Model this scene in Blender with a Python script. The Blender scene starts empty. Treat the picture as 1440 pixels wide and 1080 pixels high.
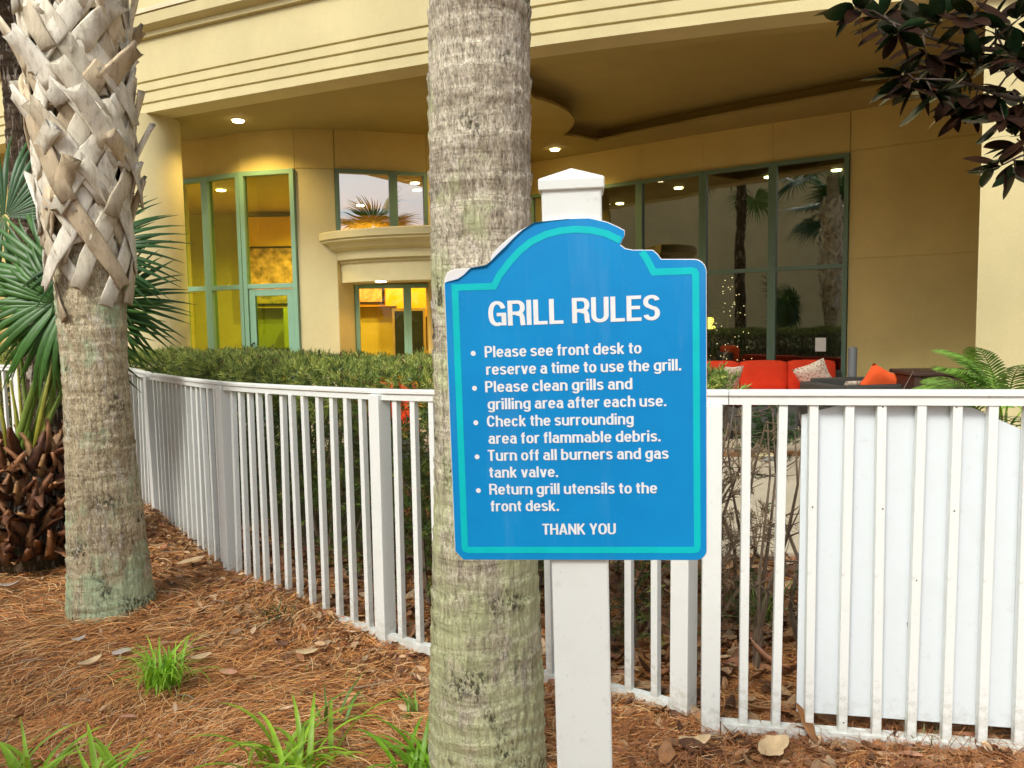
import bpy, bmesh, math, random
import numpy as np
from mathutils import Vector, Matrix, noise as mnoise

random.seed(7); RNG = np.random.default_rng(7)
scn = bpy.context.scene
COL = scn.collection
R = math.radians

# ------------------------------------------------------------------ camera, world, sun, exposure
cam = bpy.data.cameras.new('camera'); cam.lens = 27.0; cam.sensor_width = 36.0
cam.clip_start = 0.05; cam.clip_end = 2000
camo = bpy.data.objects.new('camera', cam); COL.objects.link(camo)
camo.matrix_world = Matrix.Translation((0, 0, 1.5)) @ Matrix.Rotation(R(90 - 4.5), 4, 'X') @ Matrix.Rotation(R(-0.92), 4, 'Z')
scn.camera = camo

SUN_EL, SUN_AZ = R(47), R(212)          # azimuth clockwise from +Y: behind the camera, a little to the left
world = bpy.data.worlds.new('World'); scn.world = world; world.use_nodes = True
wn, wl = world.node_tree.nodes, world.node_tree.links
wn.clear()
sky = wn.new('ShaderNodeTexSky'); sky.sky_type = 'NISHITA'; sky.sun_disc = False
sky.sun_elevation = SUN_EL; sky.sun_rotation = SUN_AZ
sky.air_density = 1.0; sky.dust_density = 4.0; sky.ozone_density = 1.0
hsv = wn.new('ShaderNodeHueSaturation'); hsv.inputs['Saturation'].default_value = 0.34
bg = wn.new('ShaderNodeBackground'); bg.inputs['Strength'].default_value = 0.15
wo = wn.new('ShaderNodeOutputWorld')
wl.new(sky.outputs[0], hsv.inputs['Color']); wl.new(hsv.outputs[0], bg.inputs['Color']); wl.new(bg.outputs[0], wo.inputs['Surface'])

sun = bpy.data.lights.new('sun', 'SUN'); sun.energy = 1.5; sun.angle = R(14); sun.color = (1.0, 0.975, 0.86)
suno = bpy.data.objects.new('sun', sun); COL.objects.link(suno)
sd = Vector((math.sin(SUN_AZ) * math.cos(SUN_EL), math.cos(SUN_AZ) * math.cos(SUN_EL), math.sin(SUN_EL)))
suno.rotation_euler = sd.to_track_quat('Z', 'Y').to_euler()
scn.view_settings.view_transform = 'Standard'; scn.view_settings.look = 'None'
scn.view_settings.exposure = 0.66; scn.view_settings.gamma = 1.0
scn.view_settings.use_curve_mapping = False
scn.render.engine = 'CYCLES'
scn.cycles.max_bounces = 8; scn.cycles.diffuse_bounces = 4; scn.cycles.glossy_bounces = 4
scn.cycles.transparent_max_bounces = 12; scn.cycles.use_denoising = True
scn.cycles.caustics_reflective = False; scn.cycles.caustics_refractive = False

# ------------------------------------------------------------------ object helpers
BASE = {}
def root(name, loc, label, cat, group=None, mat=None):
    o = bpy.data.objects.new(name, None); COL.objects.link(o)
    o.empty_display_size = 0.1
    if mat is not None: o.matrix_world = mat
    else: o.location = loc
    o['label'] = label; o['category'] = cat
    if group: o['group'] = group
    BASE[o.name] = Vector((0, 0, 0)) if mat is not None else Vector(loc)
    return o
def tag(o, label=None, cat=None, group=None, kind=None):
    if label: o['label'] = label
    if cat: o['category'] = cat
    if group: o['group'] = group
    if kind: o['kind'] = kind
    return o
def link(name, me, parent=None, loc=(0, 0, 0), rz=0.0):
    o = bpy.data.objects.new(name, me); COL.objects.link(o)
    o.location = loc; o.rotation_euler = (0, 0, rz)
    if parent:
        o.parent = parent
        BASE[o.name] = BASE.get(parent.name, Vector((0, 0, 0)))
    return o
def np_mesh(name, V, F, mats, colors=None, smooth=False):
    """V (n,3), F (m,k) all faces with the same number of corners"""
    V = np.asarray(V, np.float32); F = np.asarray(F, np.int32)
    me = bpy.data.meshes.new(name)
    me.vertices.add(len(V)); me.vertices.foreach_set('co', V.ravel())
    k = F.shape[1]
    me.loops.add(F.size); me.loops.foreach_set('vertex_index', F.ravel())
    me.polygons.add(len(F)); me.polygons.foreach_set('loop_start', np.arange(0, F.size, k, dtype=np.int32))
    me.polygons.foreach_set('loop_total', np.full(len(F), k, np.int32))
    if smooth: me.polygons.foreach_set('use_smooth', np.ones(len(F), bool))
    if colors is not None:
        a = me.color_attributes.new('tint', 'FLOAT_COLOR', 'POINT')
        a.data.foreach_set('color', np.asarray(colors, np.float32).ravel())
    me.update(calc_edges=True)
    for m in (mats if isinstance(mats, (list, tuple)) else [mats]): me.materials.append(m)
    return me
def scatter(name, tv, tf, M, L, cols, mat, parent=None, smooth=False):
    """template verts/faces repeated with matrices M (N,3,3), places L (N,3), colours (N,3)"""
    tv = np.asarray(tv, float); tf = np.asarray(tf)
    n = len(L); k = len(tv)
    V = np.einsum('nij,kj->nki', M, tv) + L[:, None, :]
    F = tf[None] + (np.arange(n) * k)[:, None, None]
    C = np.concatenate([np.repeat(cols[:, None, :], k, 1), np.ones((n, k, 1))], 2)
    V = V.reshape(-1, 3)
    if parent: V = V - np.array(BASE.get(parent.name, (0, 0, 0)))
    me = np_mesh(name, V, F.reshape(-1, tf.shape[1]), mat, C.reshape(-1, 4), smooth)
    return link(name, me, parent)
def rotmats(az, el, roll):
    """x axis of the template points along (az, el); roll turns it about that axis"""
    ca, sa, ce, se, cr, sr = np.cos(az), np.sin(az), np.cos(el), np.sin(el), np.cos(roll), np.sin(roll)
    X = np.stack([ca * ce, sa * ce, se], 1)
    Y0 = np.stack([-sa, ca, 0 * ca], 1); Z0 = np.cross(X, Y0)
    Y = Y0 * cr[:, None] + Z0 * sr[:, None]; Z = -Y0 * sr[:, None] + Z0 * cr[:, None]
    return np.stack([X, Y, Z], 2)

class MB:
    def __init__(s): s.v = []; s.f = []; s.c = []; s.col = None
    def add(s, vs, fs):
        b = len(s.v); s.v += [tuple(v) for v in vs]; s.f += [tuple(i + b for i in f) for f in fs]
        if s.col is not None: s.c += [s.col] * len(vs)
        return s
    def box(s, x0, x1, y0, y1, z0, z1, M=None):
        vs = [Vector((x, y, z)) for x in (x0, x1) for y in (y0, y1) for z in (z0, z1)]
        if M is not None: vs = [M @ v for v in vs]
        return s.add(vs, [(0, 1, 3, 2), (4, 6, 7, 5), (0, 4, 5, 1), (2, 3, 7, 6), (0, 2, 6, 4), (1, 5, 7, 3)])
    def bar(s, a, b, w, h, up=(0, 0, 1)):
        a, b = Vector(a), Vector(b); d = (b - a).normalized(); sd_ = d.cross(Vector(up)).normalized(); u = sd_.cross(d)
        vs = []
        for p in (a, b):
            for i, j in ((-1, -1), (1, -1), (1, 1), (-1, 1)): vs.append(p + sd_ * (w / 2 * i) + u * (h / 2 * j))
        return s.add(vs, [(3, 2, 1, 0), (4, 5, 6, 7), (0, 1, 5, 4), (1, 2, 6, 5), (2, 3, 7, 6), (3, 0, 4, 7)])
    def tube(s, pts, rad, n=6, flat=1.0):
        pts = [Vector(p) for p in pts]; rings = []
        ref = Vector((0.3, 0.2, 1)).normalized()
        vs = []
        for i, p in enumerate(pts):
            d = (pts[min(i + 1, len(pts) - 1)] - pts[max(i - 1, 0)]).normalized()
            a = d.cross(ref)
            if a.length < 1e-3: a = d.cross(Vector((1, 0, 0)))
            a.normalize(); b = d.cross(a)
            r = rad[i] if isinstance(rad, (list, tuple)) else rad
            for k in range(n):
                t = 2 * math.pi * k / n
                vs.append(p + a * (math.cos(t) * r) + b * (math.sin(t) * r * flat))
        fs = []
        for i in range(len(pts) - 1):
            for k in range(n):
                fs.append((i * n + k, i * n + (k + 1) % n, (i + 1) * n + (k + 1) % n, (i + 1) * n + k))
        fs.append(tuple(range(n))[::-1]); fs.append(tuple((len(pts) - 1) * n + k for k in range(n)))
        return s.add(vs, fs)
    def prism(s, poly, z0, z1):
        """poly in xy, extruded in z"""
        n = len(poly)
        vs = [(x, y, z0) for x, y in poly] + [(x, y, z1) for x, y in poly]
        return s.add(vs, [tuple(range(n))[::-1], tuple(range(n, 2 * n))] + [(i, (i + 1) % n, n + (i + 1) % n, n + i) for i in range(n)])
    def sweep(s, path, prof, closed_prof=True):
        """path: list of (x,y); prof: list of (outward, z); outward is to the right-hand side of travel"""
        n = len(prof); P = [Vector((p[0], p[1])) for p in path]; vs = []
        for i, p in enumerate(P):
            d = (P[min(i + 1, len(P) - 1)] - P[max(i - 1, 0)]).normalized()
            nr = Vector((d.y, -d.x))
            if 0 < i < len(P) - 1:
                d1 = (P[i] - P[i - 1]).normalized(); c = max(0.35, d1.dot(d)); nr = nr / c
            for o, z in prof: vs.append((p.x + nr.x * o, p.y + nr.y * o, z))
        fs = []
        m = n if closed_prof else n - 1
        for i in range(len(P) - 1):
            for k in range(m):
                fs.append((i * n + k, (i + 1) * n + k, (i + 1) * n + (k + 1) % n, i * n + (k + 1) % n))
        if closed_prof:
            fs.append(tuple(range(n))); fs.append(tuple((len(P) - 1) * n + k for k in range(n))[::-1])
        return s.add(vs, fs)
    def build(s, name, mat, parent=None, smooth=False, bevel=0, kind=None, absolute=True, autosmooth=None):
        me = bpy.data.meshes.new(name)
        off = BASE.get(parent.name, Vector((0, 0, 0))) if (parent and absolute) else Vector((0, 0, 0))
        me.from_pydata([(v[0] - off[0], v[1] - off[1], v[2] - off[2]) for v in s.v], [], s.f)
        if s.c:
            a = me.color_attributes.new('tint', 'FLOAT_COLOR', 'POINT')
            a.data.foreach_set('color', np.array([(*c, 1) for c in s.c], np.float32).ravel())
        me.materials.append(mat)
        if smooth:
            me.polygons.foreach_set('use_smooth', [True] * len(me.polygons))
        me.update()
        if autosmooth:
            me.set_sharp_from_angle(angle=R(autosmooth))
        o = link(name, me, parent)
        if bevel:
            b = o.modifiers.new('bevel', 'BEVEL'); b.width = bevel; b.segments = 2; b.limit_method = 'ANGLE'
        if kind: o['kind'] = kind
        return o

# ------------------------------------------------------------------ material helpers
def mat_new(name):
    m = bpy.data.materials.new(name); m.use_nodes = True
    return m, m.node_tree.nodes, m.node_tree.links, m.node_tree.nodes['Principled BSDF']
def ncoord(N, L, scale=(1, 1, 1), kind='Object'):
    tc = N.new('ShaderNodeTexCoord'); mp = N.new('ShaderNodeMapping'); mp.inputs['Scale'].default_value = scale
    L.new(tc.outputs[kind], mp.inputs['Vector']); return mp.outputs[0]
def nnoise(N, L, vec, scale, detail=4, rough=0.55, dist=0.0):
    n = N.new('ShaderNodeTexNoise'); n.inputs['Scale'].default_value = scale; n.inputs['Detail'].default_value = detail
    n.inputs['Roughness'].default_value = rough; n.inputs['Distortion'].default_value = dist
    L.new(vec, n.inputs['Vector']); return n.outputs['Fac']
def nramp(N, L, fac, stops):
    r = N.new('ShaderNodeValToRGB'); e = r.color_ramp.elements
    while len(e) < len(stops): e.new(0.5)
    for i, (p, c) in enumerate(stops):
        e[i].position = p; e[i].color = (*c, 1) if not isinstance(c, (int, float)) else (c, c, c, 1)
    L.new(fac, r.inputs[0]); return r.outputs[0]
def nmix(N, L, fac, a, b, mode='MIX'):
    m = N.new('ShaderNodeMix'); m.data_type = 'RGBA'; m.blend_type = mode
    for sock, v in ((m.inputs[0], fac), (m.inputs[6], a), (m.inputs[7], b)):
        if isinstance(v, (int, float)): sock.default_value = v
        elif isinstance(v, tuple): sock.default_value = (*v, 1)
        else: L.new(v, sock)
    return m.outputs[2]
def nmath(N, L, op, a, b=0.5):
    m = N.new('ShaderNodeMath'); m.operation = op
    for i, v in enumerate((a, b)):
        if isinstance(v, (int, float)): m.inputs[i].default_value = v
        else: L.new(v, m.inputs[i])
    return m.outputs[0]
def nbump(N, L, h, strength=0.3, dist=0.01, bsdf=None):
    b = N.new('ShaderNodeBump'); b.inputs['Strength'].default_value = strength; b.inputs['Distance'].default_value = dist
    L.new(h, b.inputs['Height'])
    if bsdf: L.new(b.outputs[0], bsdf.inputs['Normal'])
    return b.outputs[0]
def simple(name, col, rough=0.6, var=0.12, vscale=3.0, bump=0.0, bscale=60, spec=0.4, metal=0.0, stretch=(1, 1, 1)):
    m, N, L, B = mat_new(name)
    v = ncoord(N, L, stretch)
    n = nnoise(N, L, v, vscale, 6, 0.6)
    c = nramp(N, L, n, [(0.3, tuple(x * (1 - var) for x in col)), (0.7, tuple(min(1, x * (1 + var)) for x in col))])
    L.new(c, B.inputs['Base Color']); B.inputs['Roughness'].default_value = rough
    B.inputs['Specular IOR Level'].default_value = spec; B.inputs['Metallic'].default_value = metal
    if bump: nbump(N, L, nnoise(N, L, v, bscale, 5, 0.6), bump, 0.004, B)
    return m
def tinted(name, rough=0.55, spec=0.4, trans=0.0, var=0.25, bscale=0, bump=0.0):
    """base colour from the per-piece 'tint' attribute with a little noise over it"""
    m, N, L, B = mat_new(name)
    a = N.new('ShaderNodeAttribute'); a.attribute_name = 'tint'
    n = nnoise(N, L, ncoord(N, L), 35, 3)
    k = nramp(N, L, n, [(0.3, (1 - var,) * 3), (0.7, (1 + var * 0.3,) * 3)])
    c = nmix(N, L, 1.0, a.outputs['Color'], k, 'MULTIPLY')
    L.new(c, B.inputs['Base Color']); B.inputs['Roughness'].default_value = rough
    B.inputs['Specular IOR Level'].default_value = spec
    if trans:
        tr = N.new('ShaderNodeBsdfTranslucent'); L.new(c, tr.inputs['Color'])
        mx = N.new('ShaderNodeMixShader'); mx.inputs[0].default_value = trans
        L.new(B.outputs[0], mx.inputs[1]); L.new(tr.outputs[0], mx.inputs[2])
        L.new(mx.outputs[0], N['Material Output'].inputs['Surface'])
    if bump: nbump(N, L, nnoise(N, L, ncoord(N, L), bscale, 4), bump, 0.003, B)
    return m
def emit(name, col, s):
    m, N, L, B = mat_new(name)
    B.inputs['Base Color'].default_value = (*col, 1); B.inputs['Emission Color'].default_value = (*col, 1)
    B.inputs['Emission Strength'].default_value = s; return m
def glass(name, tint, refl, rough=0.0):
    m, N, L, B = mat_new(name); N.remove(B)
    t = N.new('ShaderNodeBsdfTransparent'); t.inputs['Color'].default_value = (*tint, 1)
    g = N.new('ShaderNodeBsdfGlossy'); g.inputs['Roughness'].default_value = rough; g.inputs['Color'].default_value = (0.95, 0.97, 0.95, 1)
    lw = N.new('ShaderNodeFresnel'); lw.inputs['IOR'].default_value = 1.5
    f = nmath(N, L, 'ADD', lw.outputs[0], refl)
    # faint waviness of the panes
    b = N.new('ShaderNodeBump'); b.inputs['Strength'].default_value = 0.06; b.inputs['Distance'].default_value = 0.02
    L.new(nnoise(N, L, ncoord(N, L), 1.6, 2), b.inputs['Height']); L.new(b.outputs[0], g.inputs['Normal'])
    mx = N.new('ShaderNodeMixShader'); L.new(f, mx.inputs[0]); L.new(t.outputs[0], mx.inputs[1]); L.new(g.outputs[0], mx.inputs[2])
    L.new(mx.outputs[0], N['Material Output'].inputs['Surface'])
    return m

def stucco(name, col, var=0.11):
    m, N, L, B = mat_new(name)
    v = ncoord(N, L)
    big = nramp(N, L, nnoise(N, L, v, 0.7, 6, 0.65), [(0.3, tuple(x * (1 - var) for x in col)), (0.7, tuple(x * (1 + var) for x in col))])
    vs = ncoord(N, L, (1.1, 1.1, 0.22))
    streak = nramp(N, L, nnoise(N, L, vs, 1.5, 3, 0.5), [(0.3, 0.94), (0.65, 1.0)])
    fine = nramp(N, L, nnoise(N, L, v, 90, 3), [(0.3, 0.93), (0.7, 1.03)])
    c = nmix(N, L, 1.0, nmix(N, L, 1.0, big, streak, 'MULTIPLY'), fine, 'MULTIPLY')
    L.new(c, B.inputs['Base Color']); B.inputs['Roughness'].default_value = 0.85; B.inputs['Specular IOR Level'].default_value = 0.2
    nbump(N, L, nnoise(N, L, v, 140, 4, 0.7), 0.25, 0.004, B)
    return m
def white_vinyl(name, col=(0.77, 0.805, 0.79), dirt=0.18):
    m, N, L, B = mat_new(name)
    v = ncoord(N, L)
    g = nnoise(N, L, v, 5, 8, 0.7)
    grime = nramp(N, L, g, [(0.52, 0.0), (0.75, dirt)])
    specks = nramp(N, L, nnoise(N, L, v, 120, 2, 0.5), [(0.70, 0.0), (0.78, dirt * 1.4)])
    c = nmix(N, L, grime, col, (0.42, 0.42, 0.36))
    c = nmix(N, L, specks, c, (0.25, 0.22, 0.17))
    tc = N.new('ShaderNodeTexCoord'); sp = N.new('ShaderNodeSeparateXYZ'); L.new(tc.outputs['Object'], sp.inputs[0])
    lo = N.new('ShaderNodeMapRange'); lo.inputs['From Min'].default_value = 0.0; lo.inputs['From Max'].default_value = 0.22; lo.inputs['To Min'].default_value = 0.30; lo.inputs['To Max'].default_value = 0.0; L.new(sp.outputs['Z'], lo.inputs['Value'])
    dn = nramp(N, L, nmath(N, L, 'ADD', nnoise(N, L, v, 28, 6, 0.7), lo.outputs[0]), [(0.60, 0.0), (0.78, dirt * 2.0)])
    c = nmix(N, L, dn, c, (0.30, 0.27, 0.18))
    L.new(c, B.inputs['Base Color']); B.inputs['Roughness'].default_value = 0.42
    nbump(N, L, nnoise(N, L, v, 40, 4), 0.06, 0.002, B)
    return m

M_STUCCO = stucco('cream_stucco', (0.60, 0.525, 0.29))
M_STUCCO2 = stucco('tan_stucco', (0.68, 0.55, 0.23))
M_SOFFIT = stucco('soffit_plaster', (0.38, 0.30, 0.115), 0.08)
M_LEDGE = stucco('ledge_coping', (0.70, 0.62, 0.42), 0.12)
M_FRAME = simple('green_aluminium', (0.20, 0.36, 0.26), 0.4, 0.06, spec=0.5)
M_FRAME_D = simple('dark_green_aluminium', (0.13, 0.22, 0.16), 0.4, 0.06, spec=0.5)
M_GLASS_L = glass('glass_left', (0.60, 0.86, 0.36), 0.02)
M_GLASS_U = glass('glass_upper', (0.5, 0.55, 0.5), 0.50)
M_GLASS_R = glass('glass_right', (0.50, 0.62, 0.48), 0.24, 0.02)
M_GLASS_E = glass('glass_entry', (0.95, 0.92, 0.80), 0.03)
M_VINYL = white_vinyl('white_fence_vinyl')
M_PANEL = white_vinyl('white_panel_plastic', (0.67, 0.73, 0.77), 0.12)
M_POST = white_vinyl('white_post_vinyl', (0.77, 0.805, 0.785), 0.2)

# ------------------------------------------------------------------ ground
FEN = [(-6.3, 8.1), (-4.75, 7.4), (-3.95, 7.1), (-3.38, 6.70), (-2.86, 6.08), (-1.77, 4.69), (-0.635, 3.64), (0.13, 3.128), (0.42, 2.962), (0.635, 2.785)]
FEN_R = [(0.692, 2.655), (1.65, 2.47), (2.9, 2.24)]
def catmull(P, n=10):
    out = []
    for i in range(len(P) - 1):
        p0, p1, p2, p3 = P[max(i - 1, 0)], P[i], P[i + 1], P[min(i + 2, len(P) - 1)]
        for k in range(n):
            t = k / n
            out.append(tuple(0.5 * ((2 * p1[a]) + (-p0[a] + p2[a]) * t + (2 * p0[a] - 5 * p1[a] + 4 * p2[a] - p3[a]) * t * t + (-p0[a] + 3 * p1[a] - 3 * p2[a] + p3[a]) * t ** 3) for a in range(len(p1))))
    out.append(tuple(P[-1])); return out
FPATH = catmull(FEN, 12)
FP = np.array(FPATH)
FSEG = np.linalg.norm(FP[1:] - FP[:-1], axis=1); FCUM = np.concatenate([[0], np.cumsum(FSEG)])
def fat(s):
    s = min(max(s, 0), FCUM[-1]); i = min(int(np.searchsorted(FCUM, s, side='right')) - 1, len(FSEG) - 1)
    t = (s - FCUM[i]) / FSEG[i]; p = FP[i] * (1 - t) + FP[i + 1] * t; d = (FP[i + 1] - FP[i]) / FSEG[i]
    return p, d
def fence_base(x):
    return np.interp(x, [-6, -3.4, -2.85, -1.77, -0.63, 0.13, 0.42, 0.61, 0.69, 1.65, 3], [-0.05, -0.055, -0.075, -0.055, -0.03, -0.005, 0.005, 0.02, 0.03, 0.03, 0.035])
def ground_z(x, y):
    x = np.asarray(x, float); y = np.asarray(y, float)
    b = np.interp(x, [-8, -4, -1, 0.5, 1.5, 4], [-0.07, -0.055, -0.035, 0.0, 0.03, 0.03])
    near = np.exp(-((x + 1.0) ** 2 + (y - 3.5) ** 2) / 40.0)
    n = 0.010 * np.sin(x * 3.1 + y * 1.7) + 0.008 * np.sin(x * 1.3 - y * 4.3 + 1) + 0.005 * np.sin(x * 9.1 + y * 7.7) + 0.004 * np.sin(x * 17 - y * 13)
    b = b + n * near
    # straw banked up against the older stretches of the fence and round the palm
    d = np.abs((y - 4.35) + 0.93 * (x + 1.4)) / 1.37
    b = b + 0.055 * np.exp(-(d / 0.30) ** 2) * np.exp(-((x + 1.35) / 0.42) ** 2)
    b = b + 0.10 * np.exp(-(d / 0.45) ** 2) * np.exp(-((x + 3.0) / 0.75) ** 2)
    b = b + 0.03 * np.exp(-((x + 2.2) ** 2 + (y - 4.05) ** 2) / 0.25)
    return b
gx = np.unique(np.concatenate([np.linspace(-5.5, 4.5, 260), np.linspace(-20, 20, 60), [-400, -200, -100, -50, 50, 100, 200, 400]]))
gy = np.unique(np.concatenate([np.linspace(1.2, 9.0, 200), np.linspace(-20, 30, 60), [-400, -200, -100, -50, 50, 100, 200, 400]]))
GX, GY = np.meshgrid(gx, gy); GZ = ground_z(GX, GY)
GZ = np.where((GY > 4.4) & (GX > 0.5), np.minimum(GZ, 0.015), GZ); GZ = np.where((GY > 8.9) & (GY < 19.5) & (np.abs(GX) < 9), -0.08, GZ)
V = np.stack([GX, GY, GZ], 2).reshape(-1, 3); nx, ny = len(gx), len(gy)
ii = (np.arange(ny - 1)[:, None] * nx + np.arange(nx - 1)[None]).ravel()
F = np.stack([ii, ii + 1, ii + nx + 1, ii + nx], 1)
m, N, L, B = mat_new('pine_straw_mulch')
v = ncoord(N, L)
c1 = nramp(N, L, nnoise(N, L, v, 45, 8, 0.75, 0.8), [(0.32, (0.05, 0.022, 0.009)), (0.5, (0.30, 0.14, 0.045)), (0.68, (0.62, 0.33, 0.12))])
c2 = nramp(N, L, nnoise(N, L, v, 2.2, 5, 0.6), [(0.35, 0.72), (0.7, 1.1)])
L.new(nmix(N, L, 1.0, c1, c2, 'MULTIPLY'), B.inputs['Base Color']); B.inputs['Roughness'].default_value = 0.9
nbump(N, L, nnoise(N, L, v, 60, 8, 0.75, 1.0), 0.9, 0.02, B)
M_MULCH = m
tag(link('ground', np_mesh('ground', V, F, M_MULCH, smooth=True)), kind='structure')

M_CONC = simple('sandy_concrete', (0.52, 0.46, 0.34), 0.9, 0.14, 1.6, 0.35, 90, 0.2)
M_PATIO = simple('patio_concrete', (0.42, 0.37, 0.27), 0.85, 0.15, 1.2, 0.3, 80, 0.2)
edge = [(0.98, 4.72), (1.35, 4.68), (2.2, 4.75), (4.0, 4.6), (9.0, 4.5), (9.0, 8.55), (3.3, 8.55), (3.1, 8.1), (2.55, 8.05), (1.9, 8.25), (1.75, 8.55), (1.15, 8.55), (1.0, 7.2), (0.92, 6.0)]
p = MB(); p.prism(edge, -0.1, 0.045); tag(p.build('garden_path', M_CONC, bevel=0.008), kind='structure')
p = MB(); p.prism([(-9.5, 8.6), (9.5, 8.6), (9.5, 20), (-9.5, 20)], -0.1, 0.049); tag(p.build('patio', M_PATIO, bevel=0.01), kind='structure')

# ------------------------------------------------------------------ building
bld = root('hotel_building', (0, 11, 0), 'cream stucco hotel front with curved overhanging fascia, green framed windows and lit entrance', 'building')
FA = catmull([(-9.5, 13.1), (-7.2, 11.8), (-4.93, 10.62), (-2.72, 9.60), (-0.89, 8.80), (0.28, 8.33), (1.68, 7.87), (3.06, 7.46), (5.0, 7.0), (7.5, 6.55), (10.5, 6.2)], 8)
def groove(z): return [(0, z - 0.013), (-0.025, z - 0.006), (-0.025, z + 0.010), (0, z + 0.016)]
prof = [(-0.35, 4.4), (0, 4.4)] + groove(4.52) + groove(4.67) + groove(4.80) + [(0, 5.34), (0.05, 5.35), (0.05, 5.41), (0.12, 5.44), (0.15, 5.46), (0.16, 5.58), (0.15, 5.60), (-0.05, 5.63), (-0.35, 5.63)]
b = MB(); b.sweep(FA, prof); b.build('fascia', M_STUCCO, bld)
b = MB(); b.sweep(FA, [(0.148, 5.602), (0.175, 5.602), (0.175, 5.66), (0.06, 5.68), (-0.06, 5.68), (-0.06, 5.632), (0.1, 5.61)]); b.build('coping', M_LEDGE, bld)
prof = [(-0.35, 5.634), (-0.10, 5.634), (-0.10, 6.0), (-0.125, 6.01), (-0.125, 6.03), (-0.10, 6.04), (-0.10, 7.4), (-0.35, 7.4)]
b = MB(); b.sweep(FA, prof); b.build('upper_wall', M_STUCCO, bld)

LW = [(-9.0, 13.4), (-7.2, 12.9), (-5.75, 12.5), (-5.2, 12.28), (-4.68, 12.09), (-4.03, 11.75), (-3.16, 11.55), (-2.58, 11.6), (-1.26, 12.03), (-0.45, 12.35), (-0.1, 13.5), (0.4, 14.22)]
RW = [(0.4, 14.22), (1.28, 13.6), (2.171, 12.928), (3.053, 12.25), (3.946, 11.66), (4.83, 11.08), (6.25, 10.0)]
# soffit with the recessed coffer cut out of it
def arc(cx, cy, r, a0, a1, n):
    return [(cx + r * math.cos(R(a0 + (a1 - a0) * i / n)), cy + r * math.sin(R(a0 + (a1 - a0) * i / n))) for i in range(n + 1)]
cof = [(-0.05, 9.02), (0.30, 8.93), (1.15, 8.66), (1.93, 8.36), (3.25, 7.95), (5.2, 7.5), (6.3, 7.35), (6.3, 8.95), (4.62, 10.02), (3.3, 11.0), (2.03, 12.07), (1.45, 12.62), (1.28, 12.5), (1.09, 12.33)] + arc(-0.75, 11.55, 1.72, 22, -50, 12)
def fill_poly(loops, z, up=False):
    bm = bmesh.new(); edges = []
    for lp in loops:
        vs = [bm.verts.new((x, y, z)) for x, y in lp]
        for i in range(len(vs)): edges.append(bm.edges.new((vs[i], vs[(i + 1) % len(vs)])))
    bmesh.ops.triangle_fill(bm, use_beauty=True, use_dissolve=False, edges=edges)
    bm.verts.index_update()
    r = [tuple(v.co) for v in bm.verts], [tuple(v.index for v in f.verts) for f in bm.faces]
    bm.free(); return r
outer = [(x, y + 0.06) for x, y in FA] + [(10.5, 10.0)] + [(x, y + 0.06) for x, y in RW[::-1]] + [(x, y + 0.06) for x, y in LW[::-1][1:]]
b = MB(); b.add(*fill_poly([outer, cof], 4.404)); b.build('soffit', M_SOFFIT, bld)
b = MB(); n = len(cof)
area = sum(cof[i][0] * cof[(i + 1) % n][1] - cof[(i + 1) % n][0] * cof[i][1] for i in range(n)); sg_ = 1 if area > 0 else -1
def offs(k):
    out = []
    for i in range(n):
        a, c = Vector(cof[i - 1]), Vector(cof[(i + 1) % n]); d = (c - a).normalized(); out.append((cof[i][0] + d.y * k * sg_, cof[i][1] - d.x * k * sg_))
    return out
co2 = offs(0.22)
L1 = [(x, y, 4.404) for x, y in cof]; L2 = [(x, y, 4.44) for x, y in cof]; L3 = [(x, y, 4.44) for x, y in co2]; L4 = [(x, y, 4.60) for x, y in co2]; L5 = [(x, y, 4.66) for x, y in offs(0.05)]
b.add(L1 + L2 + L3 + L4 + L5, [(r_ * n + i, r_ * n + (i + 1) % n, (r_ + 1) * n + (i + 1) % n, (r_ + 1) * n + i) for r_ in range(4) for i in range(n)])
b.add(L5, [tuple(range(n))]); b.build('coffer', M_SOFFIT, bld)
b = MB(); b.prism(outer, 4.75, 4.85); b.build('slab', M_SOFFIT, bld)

def wallseg(a, c, z0, z1, name='wall', mat=None, t=0.2, out=0.0, trim=0.0):
    a, c = Vector((*a, 0)), Vector((*c, 0)); d = (c - a).normalized(); nrm = Vector((d.y, -d.x, 0))
    a = a + d * trim; c = c - d * trim
    bb = MB(); q = [a + nrm * out, c + nrm * out, c - nrm * t, a - nrm * t]
    bb.prism([(v.x, v.y) for v in q], z0, z1)
    return bb.build(name, mat or M_STUCCO2, bld, bevel=0.006)
# spandrels over the glazing and solid stretches (joints left open between the panels)
for i in range(len(LW) - 1):
    a, c = LW[i], LW[i + 1]
    if i == 6: continue
    if i in (3, 4, 5): wallseg(a, c, 3.83, 4.42, 'spandrel', trim=0.0)
    elif i == 7: wallseg(a, c, 3.83, 4.42, 'spandrel', trim=0.006)
    else: wallseg(a, c, 0.0, 4.42)
wallseg(LW[6], LW[7], 3.84, 4.42, 'wall_panel', trim=0.006); wallseg(LW[6], LW[7], 0.0, 3.825, 'wall_panel', M_STUCCO, trim=0.004)
for i in range(5): wallseg(RW[i], RW[i + 1], 3.83, 4.42, 'spandrel')
wallseg(RW[5], RW[6], 3.86, 4.42, 'wall_panel', trim=0.008); wallseg(RW[5], RW[6], 2.345, 3.845, 'wall_panel', trim=0.008); wallseg(RW[5], RW[6], 0.0, 2.33, 'wall_panel', trim=0.008)
wallseg(RW[5], RW[6], 0.0, 4.42, 'wall', out=-0.012, t=0.19, trim=0.003); wallseg(LW[6], LW[7], 0.0, 4.42, 'wall', out=-0.012, t=0.19, trim=0.003)
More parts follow.
